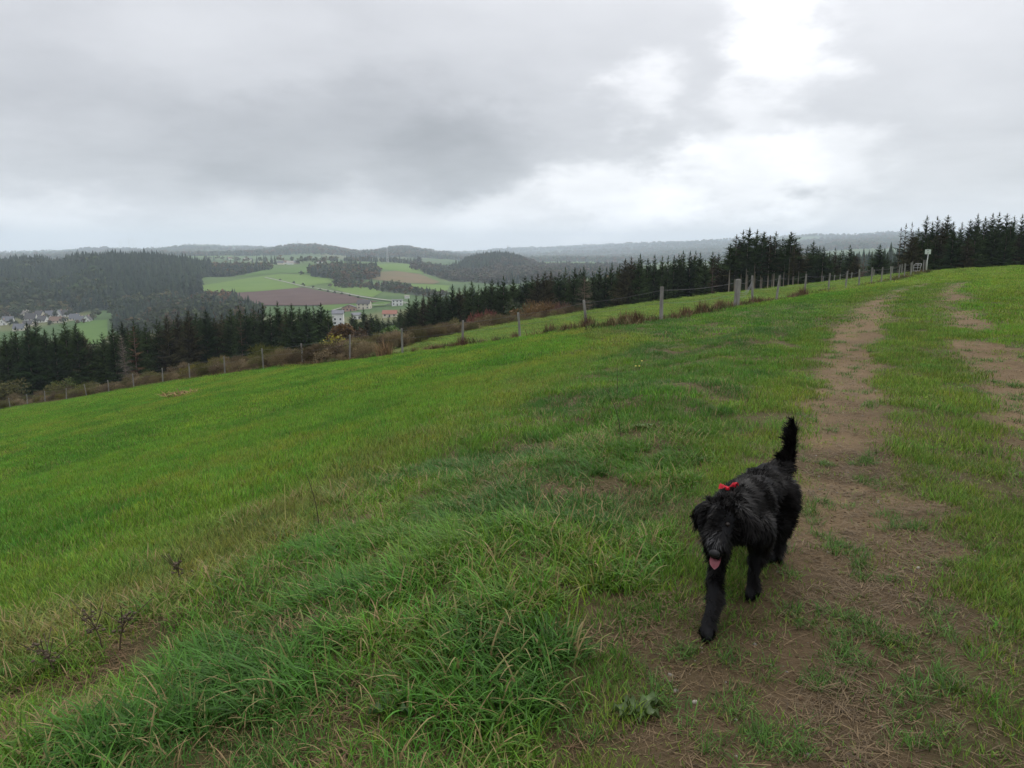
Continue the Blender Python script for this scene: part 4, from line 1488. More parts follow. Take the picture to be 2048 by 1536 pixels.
for px, py in [(412, 521), (420, 520), (428, 521), (436, 521), (446, 521), (455, 521), (478, 525), (486, 527), (494, 527), (505, 526), (514, 526), (545, 528), (552, 529), (560, 527), (598, 528), (604, 528), (612, 528),
               (620, 527), (630, 528), (652, 528), (664, 528), (672, 528), (682, 528), (700, 527), (716, 527), (532, 526), (521, 525), (584, 525), (645, 526), (470, 524)]:
    far_tree(px, py, rng.uniform(12, 19), rng.uniform() < .25, "hazy grey tree round the houses on the far plateau", "trees of the plateau village", 1.3)
for px, py in [(531, 527), (528, 527), (543, 528), (550, 528)]:
    far_tree(px, py, 22, True, "dark conifer standing among the plateau village houses", "conifers of the plateau village", 1.1)
for px, py, H in [(602, 551, 9), (627, 549, 12), (560, 562, 4), (588, 568, 5), (606, 573, 6), (626, 577, 4), (640, 582, 4), (656, 585, 4), (670, 588, 4), (684, 590, 3.5), (700, 594, 3.5), (716, 597, 3.5)]:
    far_tree(px, py, H, False, "small dark bush along the pale lane over the far field" if H < 8 else "single round tree at the top of the far pasture",
             "bushes along the lane" if H < 8 else "single trees on the pasture", 1.4, np.array([.045, .055, .024]))
far_tree(838, 533, 24, False, "tall round tree at the corner of the far plateau", None, 1.2, np.array([.045, .052, .03]))
for px, py in [(1290, 533), (830, 540), (846, 540), (858, 538), (867, 542), (890, 541), (895, 540), (466, 608), (463, 606)]:
    far_tree(px, py, rng.uniform(12, 20), px in (890, 895, 466, 463), "tree on the edge of the far slope", "trees on the far slope edge", 1.2)
far_tree(466, 602, 17, True, "lone dark conifer left of the ploughed field", None, 1.2)

# ------------------------------------------------------------------ houses
M_WALLW = noise_mat("white_render", (.62, .62, .60), (.72, .72, .70), scale=1.0, rough=.9)
M_WALLC = noise_mat("cream_render", (.58, .53, .43), (.66, .61, .50), scale=1.0, rough=.9)
M_BRICK = noise_mat("red_brick", (.34, .20, .15), (.42, .27, .21), scale=3.0, rough=.9)
M_SLATE = noise_mat("slate", (.085, .090, .105), (.13, .135, .15), scale=2.0, rough=.6)
M_DARKROOF = noise_mat("dark_tiles", (.050, .048, .050), (.085, .080, .080), scale=2.0, rough=.7)
M_BROWNROOF = noise_mat("brown_tiles", (.13, .085, .065), (.19, .125, .095), scale=2.0, rough=.8)
M_GREYROOF = noise_mat("pale_tiles", (.24, .22, .20), (.31, .28, .25), scale=2.0, rough=.8)
M_REDROOF = noise_mat("red_tiles", (.20, .085, .060), (.25, .11, .075), scale=2.0, rough=.8)
M_PANE = noise_mat("window_glass", (.03, .035, .045), (.06, .065, .075), scale=2.0, rough=.15, spec=.5)


def box_mesh(name, *dims):
    bm = bmesh.new()
    add_box(bm, *dims)
    return bm_mesh(name, bm)


def house(px, py, w, d, eave, ridge, wallm, roofm, label, rz=0.0, along=True, chimney=True, group=None, windows=True, kind="house", name="house", at_pos=None, flat=False):
    P = at_pos if at_pos is not None else hit(px, py)
    o = empty(name, (P[0], P[1], hz(P[0], P[1]) - .2), rz)
    tag(o, label, kind, group)
    bm = bmesh.new()
    # walls with gables: ridge along x (along) or along y
    hw, hd = w / 2, d / 2
    if flat:
        add_box(bm, -hw, hw, -hd, hd, -4, eave)
    elif along:
        pr = [(-hd, -4), (hd, -4), (hd, eave), (0, ridge), (-hd, eave)]
        f = [bm.verts.new((-hw, y, z)) for y, z in pr]
        b = [bm.verts.new((hw, y, z)) for y, z in pr]
    else:
        pr = [(-hw, -4), (hw, -4), (hw, eave), (0, ridge), (-hw, eave)]
        f = [bm.verts.new((x, -hd, z)) for x, z in pr]
        b = [bm.verts.new((x, hd, z)) for x, z in pr]
    if not flat:
        n = 5
        bm.faces.new(f)
        bm.faces.new(b[::-1])
        for k in range(n):
            bm.faces.new((f[(k + 1) % n], f[k], b[k], b[(k + 1) % n]))
        bmesh.ops.recalc_face_normals(bm, faces=bm.faces[:])
    obj("wall", bm_mesh("wall", bm), wallm, o)
    # roof slabs
    bm = bmesh.new()
    ov, th = .5, .28
    if flat:
        add_box(bm, -hw - .3, hw + .3, -hd - .3, hd + .3, eave + .02, eave + .4)
    else:
        half = hd if along else hw
        length = (hw if along else hd) + ov
        sl = (ridge - eave) / half
        for s in (-1, 1):
            e = half + ov
            prof = [(s * e, eave - ov * sl + .05), (0, ridge + .05), (0, ridge + .05 + th), (s * e, eave - ov * sl + .05 + th)]
            mk = (lambda a, z, q: (q, a, z)) if along else (lambda a, z, q: (a, q, z))
            f = [bm.verts.new(mk(a, z, -length)) for a, z in prof]
            b = [bm.verts.new(mk(a, z, length)) for a, z in prof]
            bm.faces.new(f)
            bm.faces.new(b[::-1])
            for k in range(4):
                bm.faces.new((f[(k + 1) % 4], f[k], b[k], b[(k + 1) % 4]))
        bmesh.ops.recalc_face_normals(bm, faces=bm.faces[:])
    rf = obj("roof", bm_mesh("roof", bm), roofm, o)
    if chimney and not flat:
        obj("chimney", box_mesh("chimney", hw * .35, hw * .35 + .8, -.4 + .6, .4 + .6, ridge - 1, ridge + 1.0), M_BRICK, rf)
    if windows:
        nw = max(2, int(w / 3.2))
        floors = [1.2] + ([3.9] if eave > 4.6 else [])
        for fl in floors:
            for k in range(nw):
                x = -hw + (k + .5) * w / nw
                if k == nw // 2 and fl == 1.2:
                    obj("door", box_mesh("door", x - .55, x + .55, -hd - .06, -hd + .04, .2, 2.3), M_DARKROOF, o)
                    continue
                obj("window", box_mesh("window", x - .6, x + .6, -hd - .05, -hd + .05, fl, fl + 1.4), M_PANE, o)
        if not along:
            obj("window", box_mesh("window", -.5, .5, -hd - .05, -hd + .05, eave + .2, eave + 1.4), M_PANE, o)
        obj("window", box_mesh("window", hw - .05, hw + .05, -.6, .6, 1.2, 2.6), M_PANE, o)
        obj("window", box_mesh("window", -hw - .05, -hw + .05, -.6, .6, 1.2, 2.6), M_PANE, o)
    return o


V_ = [  # column, row of the base, width, depth, eave, ridge, wall, roof, turn, ridge along the front, label
    (33, 629, 15, 9, 4.5, 8.5, M_WALLC, M_GREYROOF, .2, True, "large farmhouse with pale roof at the back of the village"),
    (19, 630, 10, 8, 4, 7.5, M_WALLC, M_BROWNROOF, -.3, True, "brown roofed house left of the large pale roofed farmhouse"),
    (50, 633, 12, 9, 4.8, 8, M_WALLC, M_GREYROOF, .5, True, "cream house with grey brown roof right of the farmhouse"),
    (17, 645, 14, 9, 3.2, 7.5, M_WALLW, M_SLATE, .35, True, "slate roofed house in front of the brown roofed one"),
    (63, 641, 15, 10, 3.0, 8.8, M_WALLW, M_DARKROOF, .1, True, "big dark roofed white house in the middle of the village"),
    (80, 634, 12, 9, 3.5, 8, M_WALLC, M_DARKROOF, -.2, True, "dark roofed house behind the big dark roof"),
    (101, 634, 12, 9, 3.4, 8, M_WALLW, M_SLATE, .3, True, "grey roofed white house left of the white gable"),
    (120, 634, 10, 10, 3.4, 9, M_WALLW, M_SLATE, .1, False, "house with a steep white gable facing the hill"),
    (132, 633, 11, 9, 3.4, 8, M_WALLW, M_DARKROOF, .2, True, "dark roofed house right of the white gable"),
    (86, 644, 13, 9, 3.0, 7.5, M_WALLW, M_DARKROOF, -.1, True, "white house with dark hipped look below the middle houses"),
    (116, 645, 20, 11, 2.8, 7, M_WALLC, M_BROWNROOF, .05, True, "long brown roofed hall in front of the village"),
    (150, 640, 13, 9, 3.0, 7.5, M_WALLC, M_SLATE, .2, True, "slate roofed house behind the last white gable"),
    (161, 644, 11, 8, 3.2, 7, M_WALLW, M_SLATE, .2, True, "slate roofed white house beside the last white gable"),
    (175, 644, 10, 9, 3.6, 8, M_WALLW, M_DARKROOF, .15, False, "last white gabled house beside the green field"),
    (5, 650, 11, 9, 3.6, 7.5, M_WALLW, M_DARKROOF, .4, False, "white gabled house in the lower left corner of the village"),
    (40, 661, 14, 9, 3.4, 7.5, M_WALLC, M_SLATE, .1, True, "slate roofed house half hidden behind the spruce tops"),
    (57, 652, 12, 8, 3.0, 6.5, M_WALLC, M_DARKROOF, .15, True, "low dark roofed house below the big dark roof"),
    (-14, 640, 12, 9, 3.6, 7.5, M_WALLC, M_BROWNROOF, .2, True, "brown roofed house at the outer left of the village"),
]
for px, py, w, d, e, rg, wm, rm, rz, al, lab in V_:
    house(px, py, w * .78, d * .85, e * .85, rg * .95, wm, rm, lab, rz=rz, along=al, group="village houses in the valley")
for px, py, H in [(10, 636, 9), (28, 641, 7), (44, 643, 8), (57, 635, 9), (73, 648, 7), (92, 640, 8), (110, 637, 9), (128, 646, 7), (142, 636, 10), (155, 650, 6), (168, 648, 6), (185, 641, 9), (193, 637, 11), (34, 654, 7), (70, 655, 7), (100, 653, 7), (2, 640, 12), (22, 652, 8)]:
    far_tree(px, py, H, False, "small garden tree among the village houses in the valley", "garden trees of the valley village", 1.3, BROAD[rng.integers(0, 4)] * .9)
house(677, 650, 7.5, 8, 8.4, 10.4, M_WALLW, M_SLATE, "tall white house with slate roof beside the spruces", rz=.12, chimney=False)
house(729, 618, 12.5, 9, 5.6, 9.0, M_WALLC, M_DARKROOF, "cream house with dark roof below the ploughed field", rz=-.1)
house(699, 622, 13, 9, 3.6, 6.2, M_BRICK, M_DARKROOF, "low brick bungalow left of the cream house", rz=.1, along=False, chimney=False)
house(795, 611, 10.5, 9, 5.6, 6.2, M_WALLW, M_SLATE, "modern white flat roofed house beside the lane", rz=.1, flat=True, chimney=False)
house(788, 611, 4.5, 6, 3.2, 3.6, M_SLATE, M_DARKROOF, "dark garage left of the modern white house", rz=.1, flat=True, windows=False, kind="garage", name="garage")
house(780, 634, 11, 8, 3.0, 5.5, M_WALLC, M_REDROOF, "red roofed house showing above the young spruces", rz=.05, chimney=False)
house(814, 597, 5, 5, 2.6, 3.4, M_WALLW, M_GREYROOF, "small white shed by the hedge above the modern house", windows=False, chimney=False, kind="shed", name="shed")
house(713, 638, 7, 7, 3.6, 5.2, M_WALLW, M_SLATE, "white house peeping between the young spruces", rz=.3, chimney=False)
for k, (px, py) in enumerate([(562, 529), (572, 528), (580, 529), (591, 528), (640, 527), (492, 521), (500, 521), (460, 519), (735, 505), (772, 500), (109, 520), (145, 517)]):
    h_ = house(px, py, 14, 9, 4, 8.0, M_WALLW if k % 3 else M_WALLC, [M_SLATE, M_BROWNROOF, M_GREYROOF][k % 3], "small pale house far off on the plateau", rz=.3 * (k % 4), group="far houses on the plateau", windows=False, chimney=False)
    FAR_ROWS.setdefault("far houses on the plateau", []).append((px, h_))

NTH = ["leftmost"] + [w + " from the left" for w in ORD[1:]]
TENS = {21: "twenty second", 22: "twenty third", 23: "twenty fourth", 24: "twenty fifth", 25: "twenty sixth", 26: "twenty seventh", 27: "twenty eighth", 28: "twenty ninth", 29: "thirtieth", 30: "thirty first"}
for lst in FAR_ROWS.values():
    lst.sort(key=lambda q: q[0])
    for k, (_, o) in enumerate(lst):
        o["label"] = o["label"] + ", " + (NTH[k] if k < len(NTH) else TENS[k] + " from the left")

# ------------------------------------------------------------------ turbines, masts
M_PALE = noise_mat("pale_paint", (.74, .76, .78), (.80, .81, .82), scale=.1, rough=.6)
M_STEEL = noise_mat("galvanised_steel", (.34, .35, .36), (.45, .46, .47), scale=2, rough=.5)


def turbine(px, base, top, Y, ang, label):
    P = at(px, base, Y)
    H = at(px, top, Y)[2] - P[2]
    o = empty("wind_turbine", (P[0], P[1], P[2]))
    tag(o, label, "wind turbine", "wind turbines on the far ridge")
    bm = bmesh.new()
    add_tube(bm, [(0, 0, -40), (0, 0, H * .5), (0, 0, H)], [3.2, 2.6, 1.8], 8)
    obj("tower", bm_mesh("tower", bm, True), M_PALE, o)
    bm = bmesh.new()
    add_box(bm, -2.4, 2.4, -5, 7, H - 2, H + 3)
    obj("nacelle", bm_mesh("nacelle", bm), M_PALE, o)
    for k in range(3):
        a = ang + k * 2.0944
        d = Vector((math.sin(a), 0, math.cos(a)))
        bm = bmesh.new()
        c = Vector((0, -6.5, H + .5))
        add_tube(bm, [c, c + d * H * .15, c + d * H * .5], [1.6, 1.9, .4], 5)
        obj("blade", bm_mesh("blade", bm, True), M_PALE, o)
    return o


for px, b, tp, Y, a, lab in [(241, 502, 484, 8200, .3, "leftmost pale wind turbine on the far ridge"), (259, 500, 479, 8000, 1.1, "taller pale wind turbine left of the close pair's partner"),
                             (267, 500, 478, 8000, .0, "tallest pale wind turbine near the middle of the four"), (313, 500, 482, 8100, 1.6, "pale wind turbine standing apart on the right")]:
    turbine(px, b, tp, Y, a, lab)


def mast(px, base, top, Y, w, label, arms=False):
    P, Q = at(px, base, Y), at(px, top, Y)
    z0 = hz(P[0], P[1]) - 1
    H = Q[2] - z0
    o = empty("lattice_mast", (P[0], P[1], z0))
    tag(o, label, "mast")
    for sx_ in (-1, 1):
        for sy_ in (-1, 1):
            bm = bmesh.new()
            add_tube(bm, [(sx_ * w, sy_ * w, 0), (sx_ * w * .25, sy_ * w * .25, H)], w * .10, 4)
            obj("leg", bm_mesh("leg", bm), M_STEEL, o)
    bm = bmesh.new()
    nb = 9
    for k in range(nb):
        q0, q1 = k / nb, (k + 1) / nb
        a, b = w * (1 - .75 * q0), w * (1 - .75 * q1)
        for s in (-1, 1):
            add_tube(bm, [(-a * s, -a, H * q0), (b * s, -b, H * q1)], w * .06, 3)
            add_tube(bm, [(-a * s, a, H * q0), (b * s, b, H * q1)], w * .06, 3)
    obj("bracing", bm_mesh("bracing", bm), M_STEEL, o)
    if arms:
        for k, (zf, l) in enumerate(((.72, 6), (.84, 8), (.95, 5))):
            bm = bmesh.new()
            add_tube(bm, [(-l, 0, H * zf), (l, 0, H * zf)], w * .10, 4)
            obj("cross_arm", bm_mesh("cross_arm", bm), M_STEEL, o)
    return o


mast(596, 494, 481, 4350, 2.6, "thin radio mast on the dark wooded hill")
mast(775, 527, 497, 2100, 3.0, "pale lattice pylon in front of the far wooded hill", True)
mast(1015, 503, 490, 2100, 1.6, "thin mast on top of the round wooded hill")

# ------------------------------------------------------------------ fence
def post_mesh(h, r, seg=9, lean=(0, 0), seed=0):
    g = np.random.default_rng(seed)
    bm = bmesh.new()
    rings = add_tube(bm, [(lean[0] * q, lean[1] * q, z) for q, z in ((-.3, -.4), (0, 0), (.5, h * .5), (1, h - .03), (1, h))], [r * 1.05, r * 1.04, r, r * .95, r * .78], seg)
    for rg in rings:
        for v in rg:
            v.co.x += g.normal(0, r * .05)
            v.co.y += g.normal(0, r * .05)
    return bm_mesh("post", bm)


TOPS = [792, 786, 781, 776, 768, 760, 747, 736, 727, 713, 697, 687, 670, 657, 641, 625, 600, 573, 558, 551, 551, 548, 546, 542, 539, 535, 534, 533, 529, 527, 525, 520, 520]
fen = empty("wire_fence", (FENCE[17][0], FENCE[17][1], hz(*FENCE[17])))
tag(fen, "long fence of weathered grey posts and wire between the meadow and field", "fence")


def fence_local(o, p):
    return (p[0] - o.location[0], p[1] - o.location[1], p[2] - o.location[2])


tops = []
for k, ((px, py, Y), tp) in enumerate(zip(FENCE_PTS, TOPS)):
    x, y = FENCE[k]
    z = hz(x, y)
    H = float(np.clip(at(px, tp, Y)[2] - z, 1.05, 1.65))
    thick = k == 18
    ln = (rng.normal(0, .05), rng.normal(0, .04))
    p = obj("post", post_mesh(H, 0.112 if thick else .050 + .012 * rng.uniform(), 9, ln, 900 + k), M_POST, fen, fence_local(fen, (x, y, z)))
    tops.append(np.array([x + ln[0], y + ln[1], z + H]))
tag(bpy.data.objects[p.name])
for frac, rad in ((.10, .0052), (.45, .0045)):
    bm = bmesh.new()
    for k in range(len(tops) - 3):
        a, b = tops[k] - [0, 0, frac * 1.2], tops[k + 1] - [0, 0, frac * 1.2]
        sag = (.04 if k < 17 else .13) * rng.uniform(.6, 1.2)
        pts = []
        for q in np.linspace(0, 1, 9):
            c = a + (b - a) * q
            c[2] -= sag * 4 * q * (1 - q)
            pts.append(fence_local(fen, c))
        add_tube(bm, pts, rad, 4)
    obj("wire", bm_mesh("wire", bm), M_WIRE, fen)
# slack rope tied at the thick post
bm = bmesh.new()
a, b = tops[18] - [0, 0, .5], tops[19] - [0, 0, .25]
for dz in (0, .08, .16):
    add_tube(bm, [fence_local(fen, a + (b - a) * q - np.array([0, 0, dz + .25 * math.sin(math.pi * q)])) for q in np.linspace(0, 1, 8)], .008, 4)
obj("rope", bm_mesh("rope", bm), M_WIRE, fen)

# the second fence behind the neighbouring field, and the gate
F2 = [(1646, 560, 97), (1668, 557, 96), (1680, 554, 95), (1703, 550, 94), (1748, 541, 92), (1766, 536, 90), (1785, 533, 87), (1805, 528, 84), (1825, 523, 81)]
q0 = at(*F2[4])
f2 = empty("wire_fence", (q0[0], q0[1], hz(q0[0], q0[1])))
tag(f2, "second fence whose post tops show over the field crest left of the gate", "fence")
t2 = []
for k, (px, tp, Y) in enumerate(F2):
    P = at(px, tp, Y)
    z = hz(P[0], P[1])
    H = float(np.clip(P[2] - z, 1.1, 2.2))
    obj("post", post_mesh(H, .06, 8, (rng.normal(0, .03), 0), 950 + k), M_POST, f2, fence_local(f2, (P[0], P[1], z)))
    t2.append(np.array([P[0], P[1], z + H]))
bm = bmesh.new()
for a, b in zip(t2[:-1], t2[1:]):
    for fr in (.1, .5):
        add_tube(bm, [fence_local(f2, a + (b - a) * q - np.array([0, 0, fr + .4 * q * (1 - q)])) for q in np.linspace(0, 1, 6)], .007, 4)
obj("wire", bm_mesh("wire", bm), M_WIRE, f2)

M_WHITE = noise_mat("white_tube", (.42, .42, .41), (.54, .54, .53), scale=3, rough=.5)
gp = at(1834, 546, 76)
gate = empty("tube_gate", (gp[0], gp[1], hz(gp[0], gp[1])), R(-12))
tag(gate, "small white tubular gate standing open beside the sign", "gate")
bm = bmesh.new()
rr_ = .020
hwid, gh = .34, .98
add_tube(bm, [(-hwid, 0, .30), (-hwid, 0, gh - .12), (-hwid + .12, 0, gh), (hwid, 0, gh + .03)], rr_, 6)
add_tube(bm, [(hwid, 0, gh + .03), (hwid - .12, 0, .30)], rr_, 6)
add_tube(bm, [(-hwid, 0, .30), (hwid - .12, 0, .32)], rr_, 6)
obj("gate_frame", bm_mesh("gate_frame", bm, True), M_WHITE, gate)
for zz_ in (.60, .85):
    bm = bmesh.new()
    add_tube(bm, [(-hwid, 0.03, zz_), (hwid - .07, 0.03, zz_ + .02)], rr_ * .8, 6)
    obj("rail", bm_mesh("rail", bm, True), M_WHITE, gate)
bm = bmesh.new()
add_tube(bm, [(0, -.05, .30), (.02, -.05, gh)], rr_ * .8, 6)
obj("upright", bm_mesh("upright", bm, True), M_WHITE, gate)
bm = bmesh.new()
add_tube(bm, [(-.1, 0, 0), (-.1, 0, .34)], rr_, 6)
obj("foot", bm_mesh("foot", bm, True), M_WHITE, gate)

# sign
sp = at(1852, 546, 79)
sign = empty("trail_sign", (sp[0], sp[1], hz(sp[0], sp[1])), R(-20))
tag(sign, "square white notice board on a pale pole at the end of the fence", "sign")
H = at(1852, 499, 79)[2] - sign.location[2]
bm = bmesh.new()
add_tube(bm, [(.03, 0, -.3), (.02, 0, H * .5), (.06, 0, H - .2)], .042, 8)
obj("pole", bm_mesh("pole", bm, True), noise_mat("pale_pole", (.42, .43, .42), (.60, .61, .60), scale=3, rough=.6, stretch=(1, 1, .3)), sign)
bm = bmesh.new()
v_ = add_box(bm, -.27, .27, -.075, -.05, H - .46, H)
bmesh.ops.bevel(bm, geom=bm.edges[:], offset=.008, segments=1, affect='EDGES')
board = obj("board", bm_mesh("board", bm), noise_mat("sign_white", (.46, .52, .48), (.54, .60, .56), scale=2, rough=.4), sign)
M_INK = noise_mat("sign_ink", (.03, .05, .04), (.06, .08, .06), scale=3, rough=.5)
bm = bmesh.new()
add_box(bm, -.07, .05, -.081, -.0755, H - .13, H - .08)
add_box(bm, -.04, .03, -.081, -.0755, H - .16, H - .13)
obj("pictogram", bm_mesh("pictogram", bm), M_INK, board)
bm = bmesh.new()
for x0, x1, z0, z1 in [(-.06, -.03, .36, .33), (-.02, .06, .37, .31), (.03, .06, .34, .30), (-.07, .04, .385, .365)]:
    add_box(bm, x0, x1, -.081, -.0755, H - max(z0, z1), H - min(z0, z1))
obj("lettering", bm_mesh("lettering", bm), M_INK, board)

# ------------------------------------------------------------------ dead weed clumps along the fence
def weed_meshes(seed, n=110):
    g = np.random.default_rng(seed)
    me = blade_patch("stalks", 210, .36, .35, 1.25, .028, 4, .3, .75, 0)
    return me


M_WEED = leaf_mat("dead_weeds", 'object', trans=.1, rough=.8, spec=.05, var=.6)
WEEDS = [weed_meshes(k) for k in range(3)]
for k, (px, py, Y, s, lab) in enumerate([
        (1100, 676, 32.6, .65, "brown weed clump left of the post before the bare spruce"), (1130, 672, 31.8, .5, "low brown weed clump in the gap left of that post"),
        (1176, 660, 30.4, .7, "brown weed clump at the foot of the post before the bare spruce"), (1222, 655, 29.0, .5, "low weed clump between the two nearest posts"),
        (1250, 652, 28.2, .65, "tall brown weed clump between the two nearest posts"), (1275, 650, 27.6, .6, "brown weed clump left of the nearest post"),
        (1372, 638, 27.8, .5, "low brown weeds right of the nearest post"), (1405, 634, 28.8, .65, "brown weeds halfway to the thick post"), (1440, 628, 30.0, .6, "brown weeds left of the thick post"),
        (1510, 612, 35.2, .6, "reddish weeds at the foot of the post after the thick post"), (1605, 592, 44, .7, "reddish weed clump round the post before the low spruces"), (1590, 596, 42.6, .5, "low weeds left of the reddish clump"),
        (925, 693, 37.3, .75, "dark brown weed clump round a leaning post"), (990, 688, 35.4, .4, "small weed clump in the middle of a fence gap"), (1030, 682, 34.2, .5, "weed clump left of the upright post"),
        (770, 716, 42.0, 1.15, "tall pale sheaf of dead grass by the fence"), (830, 708, 40.8, .45, "small brown weeds right of the sheaf"), (850, 706, 40, .35, "tiny weeds further right of the sheaf")]):
    P = at(px, py, Y)
    o = empty("weed_clump", (P[0], P[1], hz(P[0], P[1]) - .02), rng.uniform(0, 6))
    o.scale = (s * 1.1, s * 1.1, s)
    tag(o, lab, "weeds", "dead weed clumps along the fence")
    c = obj("stalks", WEEDS[k % 3], M_WEED, o)
    c.color = (*(np.array([.120, .074, .048]) if k != 15 else np.array([.20, .13, .075])) * rng.uniform(.85, 1.2), 1)
# rough brown growth under the wires: one mass
def fence_weeds():
    n = 900
    t = rng.uniform(0, 1, n) * (len(FENCE) - 1.001)
    i = t.astype(int)
    u = (t - i)[:, None]
    P = FENCE[i] * (1 - u) + FENCE[i + 1] * u
    P = P + rng.normal(0, .32, (n, 2))
    keep = fbm(P[:, 0] * .5, P[:, 1] * .5, 151, 3) > np.where(P[:, 0] < -6, .2, .47)
    P = P[keep]
    n = len(P)
    ms = [blade_patch("rank_growth", 90, .4, .12, .5, .026, 3, .6, 1.3, .0) for _ in range(4)]
    c = source_collection("rank", ms, M_FAR)
    tt = np.array([(.115, .070, .040), (.140, .095, .055), (.060, .085, .028), (.095, .075, .038)])[rng.integers(0, 4, n)] * rng.uniform(.8, 1.2, (n, 1))
    s = rng.uniform(.6, 1.3, n)
    scatter("undergrowth", c, np.column_stack([P, height(P[:, 0], P[:, 1])]), np.column_stack([np.zeros(n), np.zeros(n), rng.uniform(0, 6, n)]), s, rng.integers(0, 4, n), tt)


fence_weeds()

# ------------------------------------------------------------------ single plants in the grass
M_DOCK = leaf_mat("dock_leaf", 'object', trans=.2, rough=.45, spec=.3, var=.3)


def dock_plant(px, py, size, n, label, tint):
    P = hit(px, py)
    o = empty("dock_plant", (P[0], P[1], hz(P[0], P[1])), rng.uniform(0, 6))
    tag(o, label, "plant")
    for k in range(n):
        a = 2 * math.pi * k / n + rng.uniform(-.3, .3)
        L, wd = size * rng.uniform(.7, 1.15), size * rng.uniform(.16, .22)
        d, sd = np.array([math.cos(a), math.sin(a), 0]), np.array([-math.sin(a), math.cos(a), 0])
        V, T = [], []
        for q in np.linspace(0, 1, 8):
            c = d * L * q * (.92) + np.array([0, 0, L * (.30 * math.sin(q * 2.4) + .03)])
            h = wd * math.sin(math.pi * min(1, .08 + q * .92)) ** .7
            V += [c - sd * h + np.array([0, 0, .012 * math.sin(q * 17)]), c - np.array([0, 0, .018]), c + sd * h + np.array([0, 0, .012 * math.cos(q * 15)])]
        for r_ in range(7):
            b = r_ * 3
            T += [(b, b + 1, b + 3), (b + 1, b + 4, b + 3), (b + 1, b + 2, b + 4), (b + 2, b + 5, b + 4)]
        lf = obj("leaf", tri_mesh("leaf", V, T, {"sh": np.full(len(V), rng.uniform(.2, .8))}, smooth=True), M_DOCK, o)
        lf.color = (*tint, 1)
    return o


dock_plant(1275, 1425, .10, 8, "broad leafed dark green plant at the left edge of the dirt", (.070, .110, .034))
dock_plant(785, 1465, .11, 4, "few broad dock leaves standing in the long grass", (.050, .105, .030))
dock_plant(1180, 1085, .11, 8, "broad leafed plant in the bank grass left of the dog", (.055, .110, .030))
dock_plant(1285, 885, .11, 8, "yellowing broad leafed clump on the bank behind the dog", (.078, .125, .030))


def seed_stalk(px, py, h, lean, label, tint, head):
    P = hit(px, py)
    o = empty("seed_stalk", (P[0], P[1], hz(P[0], P[1])))
    tag(o, label, "plant")
    m = noise_mat("stalk_brown", tint, tuple(c * 1.3 for c in tint), scale=40, rough=.8)
    bm = bmesh.new()
    pts = [(lean * q * q * h, 0, h * q) for q in np.linspace(-.02, 1, 7)]
    add_tube(bm, pts, [.0035 * (1.1 - .5 * q) for q in np.linspace(0, 1, 7)], 5)
    obj("stem", bm_mesh("stem", bm), m, o)
    if head:
        bm = bmesh.new()
        for k in range(26 * head):
            q = rng.uniform(.45, 1)
            c = Vector((lean * q * q * h + rng.normal(0, .012 + .03 * (1 - q)), rng.normal(0, .012 + .03 * (1 - q)), h * q))
            bmesh.ops.create_icosphere(bm, subdivisions=1, radius=rng.uniform(.005, .011), matrix=Matrix.Translation(c) @ Matrix.Diagonal((1, 1, .7, 1)))
        for k in range(6):
            q = rng.uniform(.4, .75)
            b = Vector((lean * q * q * h, 0, h * q))
            add_tube(bm, [b, b + Vector((rng.normal(0, .05), rng.normal(0, .05), .10))], .002, 4)
        obj("seed_head", bm_mesh("seed_head", bm), m, o)
    return o


seed_stalk(638, 1058, .38, -.18, "thin dark dead stalk leaning out of the meadow edge", (.040, .028, .020), 0)
seed_stalk(572, 1062, .33, .02, "single pale yellow grass stalk at the meadow edge", (.36, .33, .12), 0)
seed_stalk(205, 1300, .22, -.35, "dead brown dock with seed heads at the left", (.060, .045, .028), 1)
seed_stalk(240, 1295, .19, .3, "second dead brown dock, leaning right of the first", (.060, .045, .028), 1)
seed_stalk(362, 1180, .17, -.1, "small brown seed head standing alone in the meadow", (.060, .045, .028), 1)
seed_stalk(1235, 800, .36, -.05, "thin dark stem standing on the bank below the fence", (.040, .030, .020), 0)
seed_stalk(1240, 905, .40, -.3, "dark leaning dead stem beside the yellowing clump", (.040, .030, .020), 0)
seed_stalk(110, 1345, .17, -.5, "dead brown weed stem at the lower left", (.060, .045, .028), 1)

M_PETAL = noise_mat("yellow_petals", (.72, .60, .12), (.80, .72, .22), scale=50, rough=.6)
for k, (px, py) in enumerate([(1270, 745), (1277, 749), (1282, 740)]):
    P = hit(px, py)
    o = empty("yellow_flower", (P[0], P[1], hz(P[0], P[1])))
    tag(o, "pale yellow flower on the meadow edge, " + ("left one of the three", "lowest of the three", "topmost of the three")[k], "flower", "yellow flowers on the meadow edge")
    bm = bmesh.new()
    add_tube(bm, [(0, 0, 0), (.01, 0, .13)], .002, 4)
    obj("stem", bm_mesh("stem", bm), M_WIRE, o)
    bm = bmesh.new()
    for q in range(8):
        a = q * math.pi / 4
        add_tube(bm, [(.01, 0, .13), (.01 + .013 * math.cos(a), .013 * math.sin(a), .139)], [.003, .005], 4)
    obj("petals", bm_mesh("petals", bm), M_PETAL, o)

# a small heap of dry cut grass far down the meadow
P = hit(372, 792)
o = obj("hay_heap", blade_patch("hay_heap", 260, .5, .1, .4, .03, 3, 1.1, .8, 0), M_WEED, None, (P[0], P[1], P[2] + .05))
o.scale = (2.2, 1.6, .9)
o.color = (.21, .145, .07, 1)
tag(o, "small heap of dry cut grass lying on the far meadow", "hay")

# ------------------------------------------------------------------ the dog
DC = np.array([1.14, 3.53, 0.0])
DF = np.array([-.543, -.84, 0.0])           # walking direction
DR = np.array([.84, -.543, 0.0])            # towards the right of the picture
GZ = hz(1.1, 3.35)


